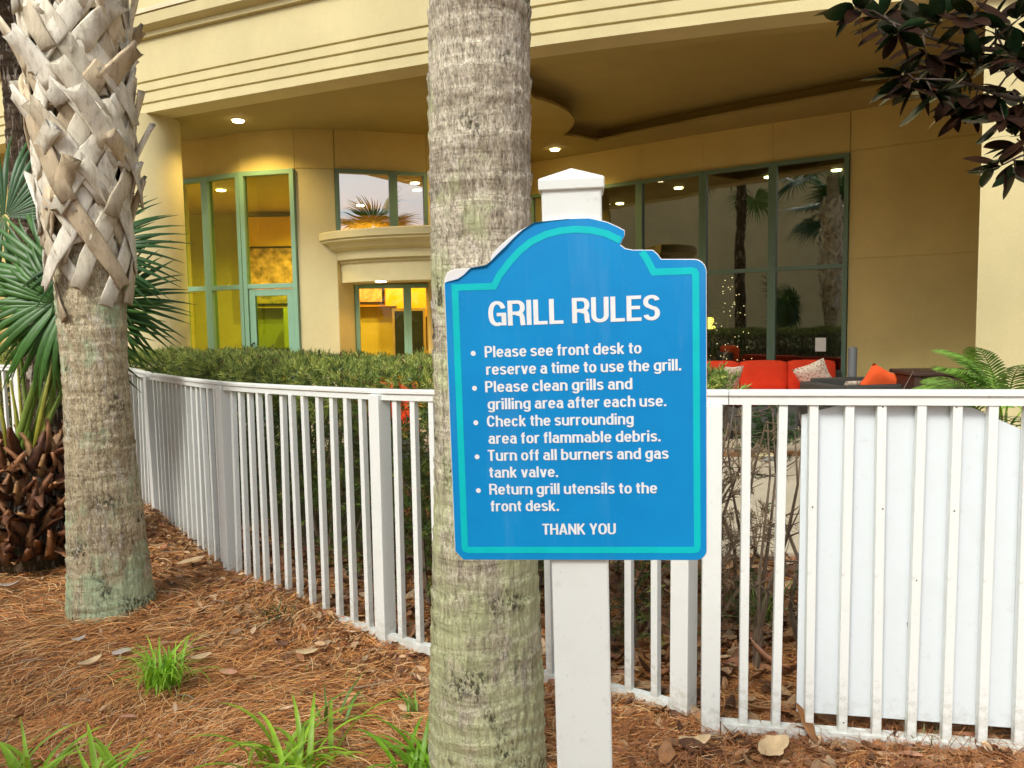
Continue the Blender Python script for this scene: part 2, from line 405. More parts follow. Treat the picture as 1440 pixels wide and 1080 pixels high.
b = MB(); b.prism([(4.36, 7.22), (7.6, 6.72), (9.5, 11.0), (6.22, 10.02)], 0.0, 4.401); b.build('pier', M_STUCCO, bld, bevel=0.01)
b = MB()
b.tube([(-5.04, 10.98, -0.05), (-5.04, 10.98, 4.402)], 0.43, 40); b.build('column', M_STUCCO, bld, smooth=True, autosmooth=40)

def window(a, c, z0, z1, zt, gmat, fmat, mulls=(), w=0.07, name='window', door=False, sill=True):
    """a glazed bay between plan points a and c: frame members, transom and panes"""
    a, c = Vector((*a, 0)), Vector((*c, 0)); d = (c - a).normalized(); nr = Vector((d.y, -d.x, 0)); ln = (c - a).length
    M = Matrix(((d.x, -nr.x, 0, a.x), (d.y, -nr.y, 0, a.y), (0, 0, 1, 0), (0, 0, 0, 1)))
    fr = MB()
    fr.box(0, w, -0.05, 0.06, z0, z1, M); fr.box(ln - w, ln, -0.05, 0.06, z0, z1, M)
    fr.box(w, ln - w, -0.048, 0.058, z1 - w, z1 - 0.001, M); fr.box(w, ln - w, -0.048, 0.058, z0 + 0.001, z0 + w, M)
    if zt: fr.box(w, ln - w, -0.046, 0.056, zt - w / 2, zt + w / 2, M)
    fo = fr.build(name, fmat, bld, bevel=0.004)
    spans = [(z0 + w, (zt or z1) - (w / 2 if zt else w))]
    if zt: spans.append((zt + w / 2, z1 - w))
    for k, (q0, q1) in enumerate(spans):
        if door and k == 0:
            dr = MB(); s_ = 0.11
            dr.box(w + .01, w + s_, -0.03, 0.03, q0, q1 - .01, M); dr.box(ln - w - s_, ln - w - .01, -0.03, 0.03, q0, q1 - .01, M)
            dr.box(w + s_, ln - w - s_, -0.029, 0.029, q1 - s_, q1 - .012, M); dr.box(w + s_, ln - w - s_, -0.029, 0.029, q0, q0 + 0.2, M)
            do = dr.build('door', fmat, bld, bevel=0.004)
            h = MB(); h.tube([M @ Vector((w + 0.06, -0.03, 0.95)), M @ Vector((w + 0.06, -0.09, 0.97)), M @ Vector((w + 0.06, -0.09, 1.25)), M @ Vector((w + 0.06, -0.03, 1.27))], 0.012, 8)
            h.build('handle', M_DARKMET, do)
            g = MB(); g.box(w + s_, ln - w - s_, -0.004, 0.004, q0 + .2, q1 - s_, M); g.build('pane', gmat, do)
        else:
            g = MB(); g.add([M @ Vector(q) for q in ((w, 0, q0), (ln - w, 0, q0), (ln - w, 0, q1), (w, 0, q1))], [(0, 1, 2, 3)]); g.build('pane', gmat, fo)
    return fo
M_DARKMET = simple('dark_metal', (0.03, 0.03, 0.03), 0.4, 0.1, metal=0.6)
window(LW[3], LW[4], 0.05, 3.828, 2.12, M_GLASS_L, M_FRAME)
window(LW[4], LW[5], 0.05, 3.828, 2.12, M_GLASS_L, M_FRAME)
window(LW[5], LW[6], 0.05, 3.828, 2.12, M_GLASS_L, M_FRAME, door=True)
window(LW[7], (-1.76, 11.867), 2.86, 3.828, None, M_GLASS_U, M_FRAME_D, w=0.06)
window((-1.76, 11.867), LW[8], 2.86, 3.828, None, M_GLASS_U, M_FRAME_D, w=0.06)
for i in range(5): window(RW[i], RW[i + 1], 0.06, 3.828, 2.25, M_GLASS_R, M_FRAME_D, w=0.06)

# curved canopy over the entrance
CAN = [(-0.8 + 2.17 * math.cos(t), 12.0 - 1.25 * math.sin(t)) for t in np.linspace(math.pi + 0.0, 2 * math.pi, 40) * -1 + 2 * math.pi]
CAN = [(-0.8 - 2.17 * math.cos(t), 12.0 - 1.25 * math.sin(t)) for t in np.linspace(-0.12, math.pi + .12, 44)]
def inset(path, k): return path
prof = [(-0.9, 2.15), (-0.30, 2.15), (-0.30, 2.42), (-0.27, 2.435), (-0.27, 2.47), (-0.22, 2.48), (-0.22, 2.60), (-0.14, 2.64), (-0.10, 2.70), (-0.03, 2.73), (-0.03, 2.76), (0.0, 2.77), (0.0, 2.86), (-0.02, 2.88), (-0.9, 2.90)]
b = MB(); b.sweep(CAN, prof); b.build('entrance_canopy', M_STUCCO, bld)
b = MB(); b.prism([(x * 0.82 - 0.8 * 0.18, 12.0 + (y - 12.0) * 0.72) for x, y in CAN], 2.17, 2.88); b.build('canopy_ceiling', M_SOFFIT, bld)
# entrance below the canopy
wallseg((-2.58, 11.605), (-2.42, 12.05), 0.0, 2.86, 'jamb', M_STUCCO2, t=0.15)
window((-2.42, 12.05), (-1.62, 12.12), 0.05, 2.14, None, M_GLASS_E, M_FRAME, w=0.06)
window((-1.62, 12.12), (-0.75, 12.2), 0.05, 2.14, None, M_GLASS_E, M_FRAME, w=0.06)
wallseg((-2.42, 12.12), (-0.3, 12.3), 2.145, 2.86, 'header', M_STUCCO2, t=0.15, out=-0.03)
wallseg((-0.75, 12.2), (-0.1, 12.45), 0.0, 2.86, 'wall', M_STUCCO2, t=0.15)

# interior: floor, back walls, ceiling, warm lobby on the left, dim lounge on the right
M_YEL = simple('yellow_wall_paint', (0.85, 0.48, 0.02), 0.7, 0.05)
M_OLV = simple('olive_wall_paint', (0.42, 0.38, 0.06), 0.7, 0.08)
M_CREAM = simple('cream_wall_paint', (0.62, 0.55, 0.30), 0.7, 0.05)
M_INT = simple('interior_ceiling_paint', (0.55, 0.42, 0.14), 0.8, 0.05)
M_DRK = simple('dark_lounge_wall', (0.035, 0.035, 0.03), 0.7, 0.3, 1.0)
M_WOODF = simple('lobby_floor', (0.22, 0.13, 0.05), 0.3, 0.2, 2.0)
b = MB(); b.box(-9, 0.25, 16.2, 16.4, 0.04, 4.0); b.box(-9.2, -9, 13, 16.4, 0.04, 4.0); b.build('lobby_wall', M_OLV, bld)
b = MB(); b.box(-5.5, -2.3, 15.9, 16.19, 1.9, 3.75); b.build('wall_panel', M_YEL, bld)
b = MB(); b.box(-2.2, 0.15, 14.9, 15.1, 0.04, 3.9); b.build('lobby_partition', M_YEL, bld)
b = MB(); b.box(-5.6, -3.4, 14.4, 15.2, 0.04, 1.05); b.build('lobby_counter', M_YEL, bld)
b = MB(); b.box(-5.7, -3.3, 14.35, 15.25, 1.052, 1.10); b.build('counter_top', M_DARKMET, bld)
M_DKBR = simple('dark_brown_partition', (0.10, 0.045, 0.02), 0.5, 0.3, 3)
b = MB(); b.box(-1.52, -0.2, 13.9, 14.0, 0.04, 3.0); b.build('lobby_partition', M_DKBR, bld)
for k, (x, z, w_, h2) in enumerate(((-1.32, 1.35, .22, .3), (-1.0, 1.5, .2, .42), (-4.9, 2.55, .5, .6), (-3.0, 2.5, .4, .55))):
    y = 13.88 if k < 2 else 15.88; b = MB(); b.box(x - w_, x + w_, y - .02, y, z - h2, z + h2); fo_ = b.build('picture_frame', M_DARKMET, bld); b = MB(); b.box(x - w_ + .04, x + w_ - .04, y - .026, y - .021, z - h2 + .04, z + h2 - .04); b.build('picture', simple('picture_print', (.45, .25, .12), .5, .8, 6), fo_)
for x, y in ((-1.2, 13.2),):
    b = MB(); b.tube([(x, y, 3.86), (x, y, 2.75)], .008, 5); pd = b.build('pendant_lamp', M_DARKMET, bld); b = MB(); b.tube([(x, y, 2.75), (x, y, 2.68), (x, y, 2.5)], [.03, .09, .15], 16); b.build('lamp_shade', emit('pendant_glow', (1.0, 0.62, 0.2), 2.2) if 'pendant_glow' not in bpy.data.materials else bpy.data.materials['pendant_glow'], pd)
b = MB(); b.box(-4.6, -3.6, 15.6, 15.8, 0.04, 1.9); b.build('lobby_screen', M_OLV, bld)
b = MB(); b.prism([(-9, 13.6)] + [(x, y + 0.35) for x, y in LW[2:11]] + [(0.2, 14.4), (0.25, 16.3), (-9, 16.3)], 3.86, 3.9); b.build('lobby_ceiling', M_INT, bld)
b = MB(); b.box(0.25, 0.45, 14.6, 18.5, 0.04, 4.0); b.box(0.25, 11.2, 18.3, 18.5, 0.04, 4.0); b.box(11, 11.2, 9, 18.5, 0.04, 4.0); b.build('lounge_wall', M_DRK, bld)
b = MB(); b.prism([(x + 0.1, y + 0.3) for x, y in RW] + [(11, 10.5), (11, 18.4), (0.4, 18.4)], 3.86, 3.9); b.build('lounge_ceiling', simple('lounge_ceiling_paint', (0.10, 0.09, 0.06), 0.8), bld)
b = MB(); b.prism([(x, y + 0.15) for x, y in LW[1:]] + [(x, y + 0.15) for x, y in RW[1:]] + [(11, 10.3), (11, 18.4), (-9, 18.4)], 0.037, 0.05); b.build('interior_floor', M_WOODF, bld)
# framed picture, lamp and counters seen through the entrance
b = MB(); b.box(-2.05, -1.55, 13.6, 13.66, 0.75, 1.75); b.build('inner_door', simple('inner_door_dark', (0.03, 0.05, 0.04), 0.4), bld)
b = MB(); b.box(-2.09, -2.052, 13.58, 13.68, 0.06, 1.8); b.box(-1.548, -1.51, 13.58, 13.68, 0.06, 1.8); b.box(-2.052, -1.548, 13.58, 13.68, 1.752, 1.8); b.box(-2.052, -1.548, 13.58, 13.68, .70, .748); b.build('inner_door_frame', M_CREAM, bld)

# lamps: soffit downlights, canopy light, interior lights
M_LAMP = emit('warm_downlight', (1.0, 0.82, 0.45), 14)
def downlight(x, y, z, power, parent=bld, col=(1.0, 0.72, 0.25), r=0.075, spot=True, trim=True, size=R(140)):
    mb = MB()
    if trim:
        ring = [(x + math.cos(t) * (r + 0.02), y + math.sin(t) * (r + 0.02)) for t in np.linspace(0, 2 * math.pi, 25)[:-1]]
        mb.prism(ring, z - 0.012, z + 0.02); tr = mb.build('downlight', simple('trim_white', (0.7, 0.65, 0.5), 0.5) if 'trim_white' not in bpy.data.materials else bpy.data.materials['trim_white'], parent)
    mb = MB(); mb.prism([(x + math.cos(t) * r, y + math.sin(t) * r) for t in np.linspace(0, 2 * math.pi, 25)[:-1]], z - 0.03, z - 0.013)
    mb.build('lamp_lens', M_LAMP, tr if trim else parent)
    if power:
        l = bpy.data.lights.new('lamp_light', 'SPOT' if spot else 'POINT'); l.energy = power; l.color = col; l.shadow_soft_size = 0.05
        if spot: l.spot_size = size; l.spot_blend = 0.6
        lo = bpy.data.objects.new('lamp_light', l); COL.objects.link(lo); lo.parent = parent
        lo.location = Vector((x, y, z - 0.06)) - BASE[parent.name]
downlight(-3.77, 11.0, 4.404, 70); downlight(0.78, 13.1, 4.404, 80); downlight(-0.65, 11.2, 4.404, 45); downlight(-6.6, 12.0, 4.404, 40)
downlight(-1.9, 11.35, 2.165, 16, col=(1, 0.62, 0.2)); downlight(-0.6, 11.2, 2.165, 14, col=(1, 0.62, 0.2))
for (x, y, e) in ((-4.9, 13.3, 200), (-3.6, 14.2, 300), (-2.9, 15.2, 260), (-1.6, 13.6, 330), (-6.8, 13.5, 80)):
    downlight(x, y, 3.86, e, col=(1, 0.68, 0.18), size=R(160))
downlight(-1.55, 12.9, 3.855, 0)
for (x, y, e) in ((3.0, 13.8, 6), (4.3, 12.9, 6), (5.2, 12.4, 4), (2.2, 15.5, 6)):
    downlight(x, y, 3.86, e)
# table lamp with a yellow shade and a notice on the glass
lt = root('table_lamp', (3.5, 13.6, 0.05), 'small yellow glowing lamp behind the right-hand window glass', 'lamp')
b = MB(); b.tube([(3.5, 13.6, .05), (3.5, 13.6, 1.35)], .02, 8); b.tube([(3.5, 13.6, .05), (3.5, 13.6, .08)], .14, 16); b.build('stand', M_DARKMET, lt)
b = MB(); b.tube([(3.5, 13.6, 1.35), (3.5, 13.6, 1.55)], [.11, .07], 16); b.build('lamp_shade', emit('lamp_shade_glow', (1.0, 0.72, 0.12), 5), lt)
def on_right(s, seg, off, z):   # a point in front of (off > 0) or behind the right-hand glazing
    a, c = Vector(RW[seg]), Vector(RW[seg + 1]); d = (c - a).normalized(); p = a + (c - a) * s + Vector((d.y, -d.x)) * off
    return (p.x, p.y, z), d
b = MB(); p0, d = on_right(0.60, 4, 0.012, 1.12); p1, _ = on_right(0.74, 4, 0.012, 1.12)
b.bar((p0[0], p0[1], 1.12), (p1[0], p1[1], 1.12), 0.003, 0.2); nt = b.build('notice', simple('paper_white', (0.8, 0.8, 0.76), 0.8, 0.02))
tag(nt, 'blank white paper notice stuck on the right-hand window pane', 'notice')

# lit tree in the lounge
xt = root('christmas_tree', (3.75, 13.3, 0.05), 'dark christmas tree with tiny warm lights behind the tall right window', 'christmas tree')
b = MB(); b.tube([(3.75, 13.3, .05), (3.75, 13.3, 2.2)], [.05, .015], 8); b.build('trunk', simple('tree_stem', (.08, .05, .03)), xt)
n = 1800; h = RNG.random(n) ** 1.2; rr = 0.52 * (1 - h) * np.sqrt(RNG.random(n)) + 0.02; an = RNG.random(n) * 6.283
Lc = np.stack([3.75 + rr * np.cos(an), 13.3 + rr * np.sin(an), 0.45 + 1.8 * h], 1)
tri = [(0, -0.008, 0), (0, 0.008, 0), (0.13, 0.003, 0), (0.13, -0.003, 0)]
M_FOL = tinted('foliage', 0.5, 0.4, 0.18)
scatter('needles', tri, [(0, 1, 2, 3)], rotmats(an + RNG.normal(0, .5, n), RNG.normal(-.1, .4, n), RNG.random(n) * 6), Lc, np.tile([0.015, 0.035, 0.012], (n, 1)), M_FOL, xt)['kind'] = 'stuff'
b = MB()
for k in range(60):
    hh = random.random() ** 0.8; r_ = (0.5 * (1 - hh) ** .7 + 0.05) * random.uniform(.3, 1); a = random.uniform(math.pi * 0.95, math.pi * 2.05)
    x, y, z = 3.75 + r_ * math.cos(a), 13.3 + r_ * math.sin(a), 0.5 + 1.75 * hh
    b.add([(x, y, z - .009), (x + .009, y, z), (x, y - .009, z), (x - .009, y, z), (x, y + .009, z), (x, y, z + .009)], [(0, 1, 2), (0, 2, 3), (0, 3, 4), (0, 4, 1), (5, 2, 1), (5, 3, 2), (5, 4, 3), (5, 1, 4)])
b.build('light_string', emit('fairy_lights', (1.0, 0.72, 0.4), 3), xt)['kind'] = 'stuff'
# dim lounge furniture silhouettes
for k, (x, y, w) in enumerate(((2.4, 14.6, 0.9), (4.9, 13.4, 0.8))):
    t = root('lounge_table', (x, y, 0.05), ('round dark table inside, behind the window near the lamp', 'round dark table inside, behind the rightmost window pane')[k], 'table')
    b = MB(); b.tube([(x, y, .74), (x, y, .78)], w / 2, 24); b.build('table_top', M_DARKMET, t)
    b = MB(); b.tube([(x, y, .05), (x, y, .74)], .04, 10); b.tube([(x, y, .05), (x, y, .07)], .25, 20); b.build('leg', M_DARKMET, t)
# ------------------------------------------------------------------ fence
def smooth_path(pts, z_off): return pts
def sweep3(mbx, pts, prof):
    """pts: list of (x,y,z); prof: closed list of (sideways, up) swept along the line"""
    n = len(prof); P = [Vector(p) for p in pts]; vs = []
    for i, p in enumerate(P):
        d = (P[min(i + 1, len(P) - 1)] - P[max(i - 1, 0)]); d.z = 0; d.normalize(); nr = Vector((d.y, -d.x, 0))
        for o, z in prof: vs.append(p + nr * o + Vector((0, 0, z)))
    fs = []
    for i in range(len(P) - 1):
        for k in range(n): fs.append((i * n + k, (i + 1) * n + k, (i + 1) * n + (k + 1) % n, i * n + (k + 1) % n))
    fs.append(tuple(range(n))); fs.append(tuple((len(P) - 1) * n + k for k in range(n))[::-1])
    mbx.add(vs, fs)
FH = 1.23
def fz(p): return float(fence_base(p[0]))
RAILP = [(-0.026, -0.018), (-0.026, -0.004), (-0.022, 0.0), (0.022, 0.0), (0.026, -0.004), (0.026, -0.018), (0.019, -0.020), (0.019, -0.050), (-0.019, -0.050), (-0.019, -0.020)]
BOTP = [(-0.019, 0.0), (-0.019, 0.040), (0.019, 0.040), (0.019, 0.0)]
def unit_box(w, h, name):
    bb = MB(); bb.box(-w / 2, w / 2, -w / 2, w / 2, 0, h); me = bpy.data.meshes.new(name)
    me.from_pydata(bb.v, [], bb.f); me.materials.append(M_VINYL); return me
ME_PICKET = unit_box(0.029, FH - 0.088, 'picket'); ME_POST = unit_box(0.074, FH + 0.0, 'post')
def place(me, name, parent, p, z, ang, bevel=0.0015):
    o = link(name, me, parent); o.location = Vector((p[0], p[1], z)) - BASE[parent.name]; o.rotation_euler = (random.gauss(0, .0045), random.gauss(0, .0045), ang + random.gauss(0, .03))
    b = o.modifiers.new('bevel', 'BEVEL'); b.width = bevel; b.segments = 2
    return o
fl = root('picket_fence', (-1.77, 4.69, -0.05), 'long white vinyl picket fence curving away to the left in front of the hedge', 'fence')
mb_ = MB(); sweep3(mb_, [(p[0], p[1], fz(p) + FH) for p in FPATH], RAILP); mb_.build('top_rail', M_VINYL, fl)
mb_ = MB(); sweep3(mb_, [(p[0], p[1], fz(p)) for p in FPATH], BOTP); mb_.build('bottom_rail', M_VINYL, fl)
posts_s = []
for (px_, py_) in ((-4.75, 7.4), (-3.38, 6.70), (-2.86, 6.08), (-1.77, 4.69), (-0.635, 3.64), (0.635, 2.785)):
    i = int(np.argmin(np.hypot(FP[:, 0] - px_, FP[:, 1] - py_))); posts_s.append(FCUM[i])
posts_s[-1] = FCUM[-1] - 0.012
for s_ in posts_s:
    p_, d_ = fat(s_); place(ME_POST, 'post', fl, p_, fz(p_) - 0.025, math.atan2(d_[1], d_[0]), 0.003)
prev = 0.0
for s_ in posts_s:
    L_ = s_ - prev; k_ = max(1, round(L_ / 0.117))
    for j in range(1, k_):
        q = prev + L_ * j / k_
        p_, d_ = fat(q); place(ME_PICKET, 'picket', fl, p_, fz(p_) + 0.038, math.atan2(d_[1], d_[0]))
    prev = s_
fr_ = root('picket_fence', (1.0, 2.6, 0.03), 'straight white picket fence section on the right with a white panel behind its pickets', 'fence')
a_, b__ = Vector(FEN_R[0]), Vector(FEN_R[1]); dR = (b__ - a_).normalized(); angR = math.atan2(dR.y, dR.x)
def fr_at(s, off=0.0): return a_ + dR * s + Vector((dR.y, -dR.x)) * off
endR = 2.4
mb_ = MB()
e0 = fr_at(-0.04); e1 = fr_at(0.055); e2 = fr_at(0.058); e3 = fr_at(endR)
sweep3(mb_, [(e2.x, e2.y, .03 + FH), (e3.x, e3.y, .03 + FH)], RAILP); mb_.build('top_rail', M_VINYL, fr_)
mb_ = MB(); sweep3(mb_, [(FPATH[-1][0], FPATH[-1][1], fz(FPATH[-1]) + FH), (e0.x, e0.y, .03 + FH), (e1.x, e1.y, .03 + FH)], RAILP); mb_.build('top_rail', M_VINYL, fr_)
mb_ = MB(); s0 = fr_at(0.036); sweep3(mb_, [(s0.x, s0.y, .03), (e3.x, e3.y, .03)], [(-0.025, 0), (-0.025, 0.040), (0.025, 0.040), (0.025, 0)]); mb_.build('bottom_rail', M_VINYL, fr_)
ME_POST2 = unit_box(0.064, FH - 0.0215, 'post')
place(ME_POST2, 'post', fr_, fr_at(0.0), 0.0, angR, 0.003)
for j in range(1, 21):
    place(ME_PICKET, 'picket', fr_, fr_at(0.003 + j * 0.1105), 0.068, angR)
# little screw heads on the pickets
mb_ = MB()
for j in range(1, 12):
    for hz in (1.205 if j % 3 else 0.62, 0.105 if j % 4 == 0 else 0.86):
        if random.random() < 0.6:
            c_ = fr_at(0.003 + j * 0.1105 + random.uniform(-.005, .005), 0.0148); u_ = Vector((dR.x, dR.y, 0)); n_ = Vector((dR.y, -dR.x, 0))
            ring = [Vector((c_.x, c_.y, hz)) + u_ * math.cos(t) * .0028 + Vector((0, 0, 1)) * math.sin(t) * .0028 for t in np.linspace(0, 6.283, 9)[:-1]]
            mb_.add([v for v in ring] + [v + n_ * .0012 for v in ring], [tuple(range(8, 16))] + [(i, (i + 1) % 8, 8 + (i + 1) % 8, 8 + i) for i in range(8)])
mb_.build('screw_heads', simple('screw_rust', (.12, .09, .07), .6), fr_)

# white wave-topped panel behind the right fence
top = [(0.302, 1.172), (0.33, 1.178), (0.36, 1.188), (0.42, 1.203), (0.50, 1.213), (0.62, 1.216), (0.76, 1.210), (0.84, 1.198), (0.90, 1.168), (0.96, 1.140), (1.02, 1.112), (1.10, 1.092), (1.25, 1.075), (1.40, 1.085), (1.6, 1.14), (1.8, 1.17), (2.0, 1.17), (2.15, 1.15)]
poly = [(2.15, 0.115), (0.298, 0.115)] + top
mb_ = MB(); n = len(poly)
def pp(s, z, off): q = fr_at(s, off); return Vector((q.x, q.y, z))
mb_.add([pp(s, z, -0.020) for s, z in poly] + [pp(s, z, -0.028) for s, z in poly], [tuple(range(n))[::-1], tuple(range(n, 2 * n))] + [(i, (i + 1) % n, n + (i + 1) % n, n + i) for i in range(n)])
wp = mb_.build('plastic_panel', M_PANEL); tag(wp, 'white plastic sheet with wavy curved top fixed behind the right-hand pickets', 'panel')
mb_ = MB(); mb_.add([pp(0.655 + x, 0.44 + z, -0.0192) for x, z in ((0, 0), (.012, -.008), (.015, .018), (.008, .026), (-.004, .02))], [(0, 1, 2, 3, 4)])
mb_.build('scuff', simple('scuff_grey', (.33, .33, .32), .8, .4, 60), wp)

# ------------------------------------------------------------------ grill rules sign
SR = Matrix(((0.99505, 0.09802, -0.01647), (-0.09855, 0.99451, -0.0351), (0.01294, 0.03655, 0.99925)))
SO = Vector((0.11893, 1.37637, 1.06719))
base_w = SO + SR @ Vector((0, 0.065, -1.13))
SM = Matrix.Translation(base_w) @ SR.to_4x4()
sg = root('rules_sign', None, 'blue grill rules sign with peeling top edge on a square white post', 'sign', mat=SM)
def SL(x, z, y): return (x, y - 0.065, z + 1.13)      # sign-plane coordinates to the sign's own frame
mb_ = MB(); mb_.box(-0.0525, 0.0525, 0.006 - 0.065, 0.111 - 0.065, -0.12, 1.13 + 0.672); po = mb_.build('post', M_POST, sg, bevel=0.004)
mb_ = MB(); w1, w2, zc = 0.0535, 0.0575, 1.13 + 0.664; cy = 0.0585 - 0.065
mb_.add([(x * w2, cy + y * w2, z) for z in (zc, zc + 0.020) for x, y in ((-1, -1), (1, -1), (1, 1), (-1, 1))] + [(0, cy, zc + 0.045)],
        [(3, 2, 1, 0), (0, 1, 5, 4), (1, 2, 6, 5), (2, 3, 7, 6), (3, 0, 4, 7), (4, 5, 8), (5, 6, 8), (6, 7, 8), (7, 4, 8)])
mb_.build('post_cap', M_POST, po, bevel=0.0025)
def rr_corner(cx, cy_, r, a0, a1, n=6): return [(cx + r * math.cos(R(a0 + (a1 - a0) * i / n)), cy_ + r * math.sin(R(a0 + (a1 - a0) * i / n))) for i in range(n + 1)]
left_board = [(-0.2300, 0.5076), (-0.229, 0.519), (-0.2234, 0.5289), (-0.2091, 0.5344), (-0.1899, 0.5349), (-0.1733, 0.5356), (-0.1529, 0.5374), (-0.146, 0.5433), (-0.143, 0.5556), (-0.1325, 0.5676), (-0.1169, 0.5806), (-0.0964, 0.5946), (-0.0748, 0.6048), (-0.0524, 0.6112), (-0.0238, 0.6137), (0.0071, 0.6148)]
right_top = [(0.0379, 0.613), (0.0622, 0.6053), (0.079, 0.5970), (0.0911, 0.5900), (0.0910, 0.5813), (0.0858, 0.5722), (0.0834, 0.5656), (0.092, 0.5591), (0.1042, 0.5562), (0.1225, 0.5555), (0.1393, 0.5547), (0.1477, 0.5466), (0.1530, 0.5386)]
board = [(-0.2155, -0.0012)] + rr_corner(0.2085, 0.0195, 0.0205, -90, 0) + rr_corner(0.2075, 0.5145, 0.0222, 0, 88)[0:7] + right_top[::-1] + left_board[::-1] + [(-0.2312, 0.016)]
def plate(name, poly, y0, y1, mat, parent, bevel=0):
    bb = MB(); n = len(poly)
    bb.add([SL(x, z, y0) for x, z in poly] + [SL(x, z, y1) for x, z in poly], [tuple(range(n)), tuple(range(n, 2 * n))[::-1]] + [(i, n + i, n + (i + 1) % n, (i + 1) % n) for i in range(n)])
    return bb.build(name, mat, parent, bevel=bevel)
M_BOARD = white_vinyl('sign_board_white', (0.80, 0.79, 0.78), 0.2)
bo = plate('board', board, 0.0, 0.0055, M_BOARD, sg, 0.0008)
m, N, L, B = mat_new('blue_sign_film'); v = ncoord(N, L)
c = nramp(N, L, nnoise(N, L, v, 5, 6, 0.6), [(0.3, (0.0, 0.235, 0.60)), (0.75, (0.001, 0.29, 0.68))])
sp_ = nmath(N, L, 'ADD', nramp(N, L, nnoise(N, L, v, 180, 2), [(0.74, 0.0), (0.78, 0.5)]), nramp(N, L, nnoise(N, L, ncoord(N, L, (14, 14, 2)), 1, 6, .7), [(0.52, 0.0), (0.80, 0.16)]))
L.new(nmix(N, L, sp_, c, (0.25, 0.45, 0.7)), B.inputs['Base Color']); B.inputs['Roughness'].default_value = 0.38; B.inputs['Specular IOR Level'].default_value = 0.35
nbump(N, L, nnoise(N, L, v, 14, 3), 0.05, 0.003, B); M_BLUE = m
M_TEAL = simple('teal_sign_film', (0.0, 0.55, 0.60), 0.38, 0.06, 20, spec=0.35)
M_LET = simple('white_sign_lettering', (0.83, 0.85, 0.87), 0.4, 0.04, 80)
vl = [(-0.2289, 0.5102), (-0.2229, 0.5112), (-0.2035, 0.5144), (-0.1929, 0.5215), (-0.1797, 0.5323), (-0.1529, 0.5351), (-0.1438, 0.5423), (-0.132, 0.553), (-0.1164, 0.5661), (-0.1033, 0.5804), (-0.0853, 0.5956), (-0.0649, 0.6071), (-0.04, 0.6109), (-0.0052, 0.6131), (0.0293, 0.6128)]
vr = [(x - 0.0012, z - 0.0012) for x, z in right_top[1:]]
vinyl = [(-0.2150, 0.0002)] + rr_corner(0.2082, 0.0192, 0.0192, -90, 0) + rr_corner(0.2072, 0.5142, 0.0210, 0, 88) + vr[::-1] + vl[::-1] + [(-0.2298, 0.0165)]
vf = plate('sign_face', vinyl, -0.0009, -0.0001, M_BLUE, bo)
# the film has come away from the board along the left of the arch: a thin white curled lip
bb = MB(); k0 = vl[:14]; n = len(k0)
for i in range(n - 1):
    (x0, z0), (x1, z1) = k0[i], k0[i + 1]
    l0 = 0.0035 * math.sin(math.pi * i / (n - 1)) + 0.0006 * (i % 3); l1 = 0.0035 * math.sin(math.pi * (i + 1) / (n - 1)) + 0.0006 * ((i + 1) % 3)
    bb.add([SL(x0 + .001, z0 - .001, -0.0010), SL(x1 + .001, z1 - .001, -0.0010), SL(x1 - l1 * .3, z1 + l1 * .8, -0.0012 - l1), SL(x0 - l0 * .3, z0 + l0 * .8, -0.0012 - l0)], [(0, 1, 2, 3)])
bb.build('peeling_edge', M_BLUE, vf)
def strip(name, outer_, inner_, closed=False):
    from itertools import count
    def rs(P, m_=40):
        P = np.array(P); s_ = np.concatenate([[0], np.cumsum(np.linalg.norm(P[1:] - P[:-1], axis=1))]); s_ /= s_[-1]
        return P, s_
    return None
def ribbon(P, w, z=-0.0011, cap=True):
    P = [Vector(p) for p in P]; vs = []
    for i, p in enumerate(P):
        d0 = (P[i] - P[i - 1]).normalized() if i > 0 else (P[1] - P[0]).normalized()
        d1 = (P[i + 1] - P[i]).normalized() if i < len(P) - 1 else d0
        t = (d0 + d1).normalized(); nn = Vector((-t.y, t.x)); k = 1 / max(0.4, nn.dot(Vector((-d0.y, d0.x))))
        vs += [SL(*(p + nn * (w / 2 * k)), z), SL(*(p - nn * (w / 2 * k)), z)]
    return vs, [(2 * i, 2 * i + 1, 2 * i + 3, 2 * i + 2) for i in range(len(P) - 1)]
arcc = [(-0.1400, 0.5015), (-0.1300, 0.5206), (-0.1105, 0.5440), (-0.0935, 0.5610), (-0.0730, 0.5765), (-0.0455, 0.5885), (-0.0200, 0.5937), (0.0060, 0.5952), (0.0330, 0.5925), (0.0590, 0.5855), (0.0835, 0.5728)]
tl = [(0.1192, 0.5522), (0.1250, 0.5430), (0.1392, 0.5168), (0.2050, 0.5168)]
loopc = [(0.1192, 0.5522), (0.1268, 0.5410), (0.1392, 0.5165)] + [(0.2045, 0.5165), (0.2085, 0.5150), (0.2108, 0.5110)] + [(0.2112, 0.025), (0.2095, 0.0200), (0.2050, 0.0187)] + [(-0.2060, 0.0187), (-0.2107, 0.0205), (-0.2118, 0.0245)] + [(-0.2106, 0.5015)] + [(-0.1405, 0.5015), (-0.1300, 0.5206), (-0.1105, 0.5440), (-0.0935, 0.5610), (-0.0730, 0.5765), (-0.0455, 0.5885), (-0.0200, 0.5937), (0.0060, 0.5952), (0.0330, 0.5925), (0.0590, 0.5855), (0.0835, 0.5728)]
bb = MB(); bb.add(*ribbon(loopc, 0.0118, -0.0013)); bb.build('teal_border', M_TEAL, vf)

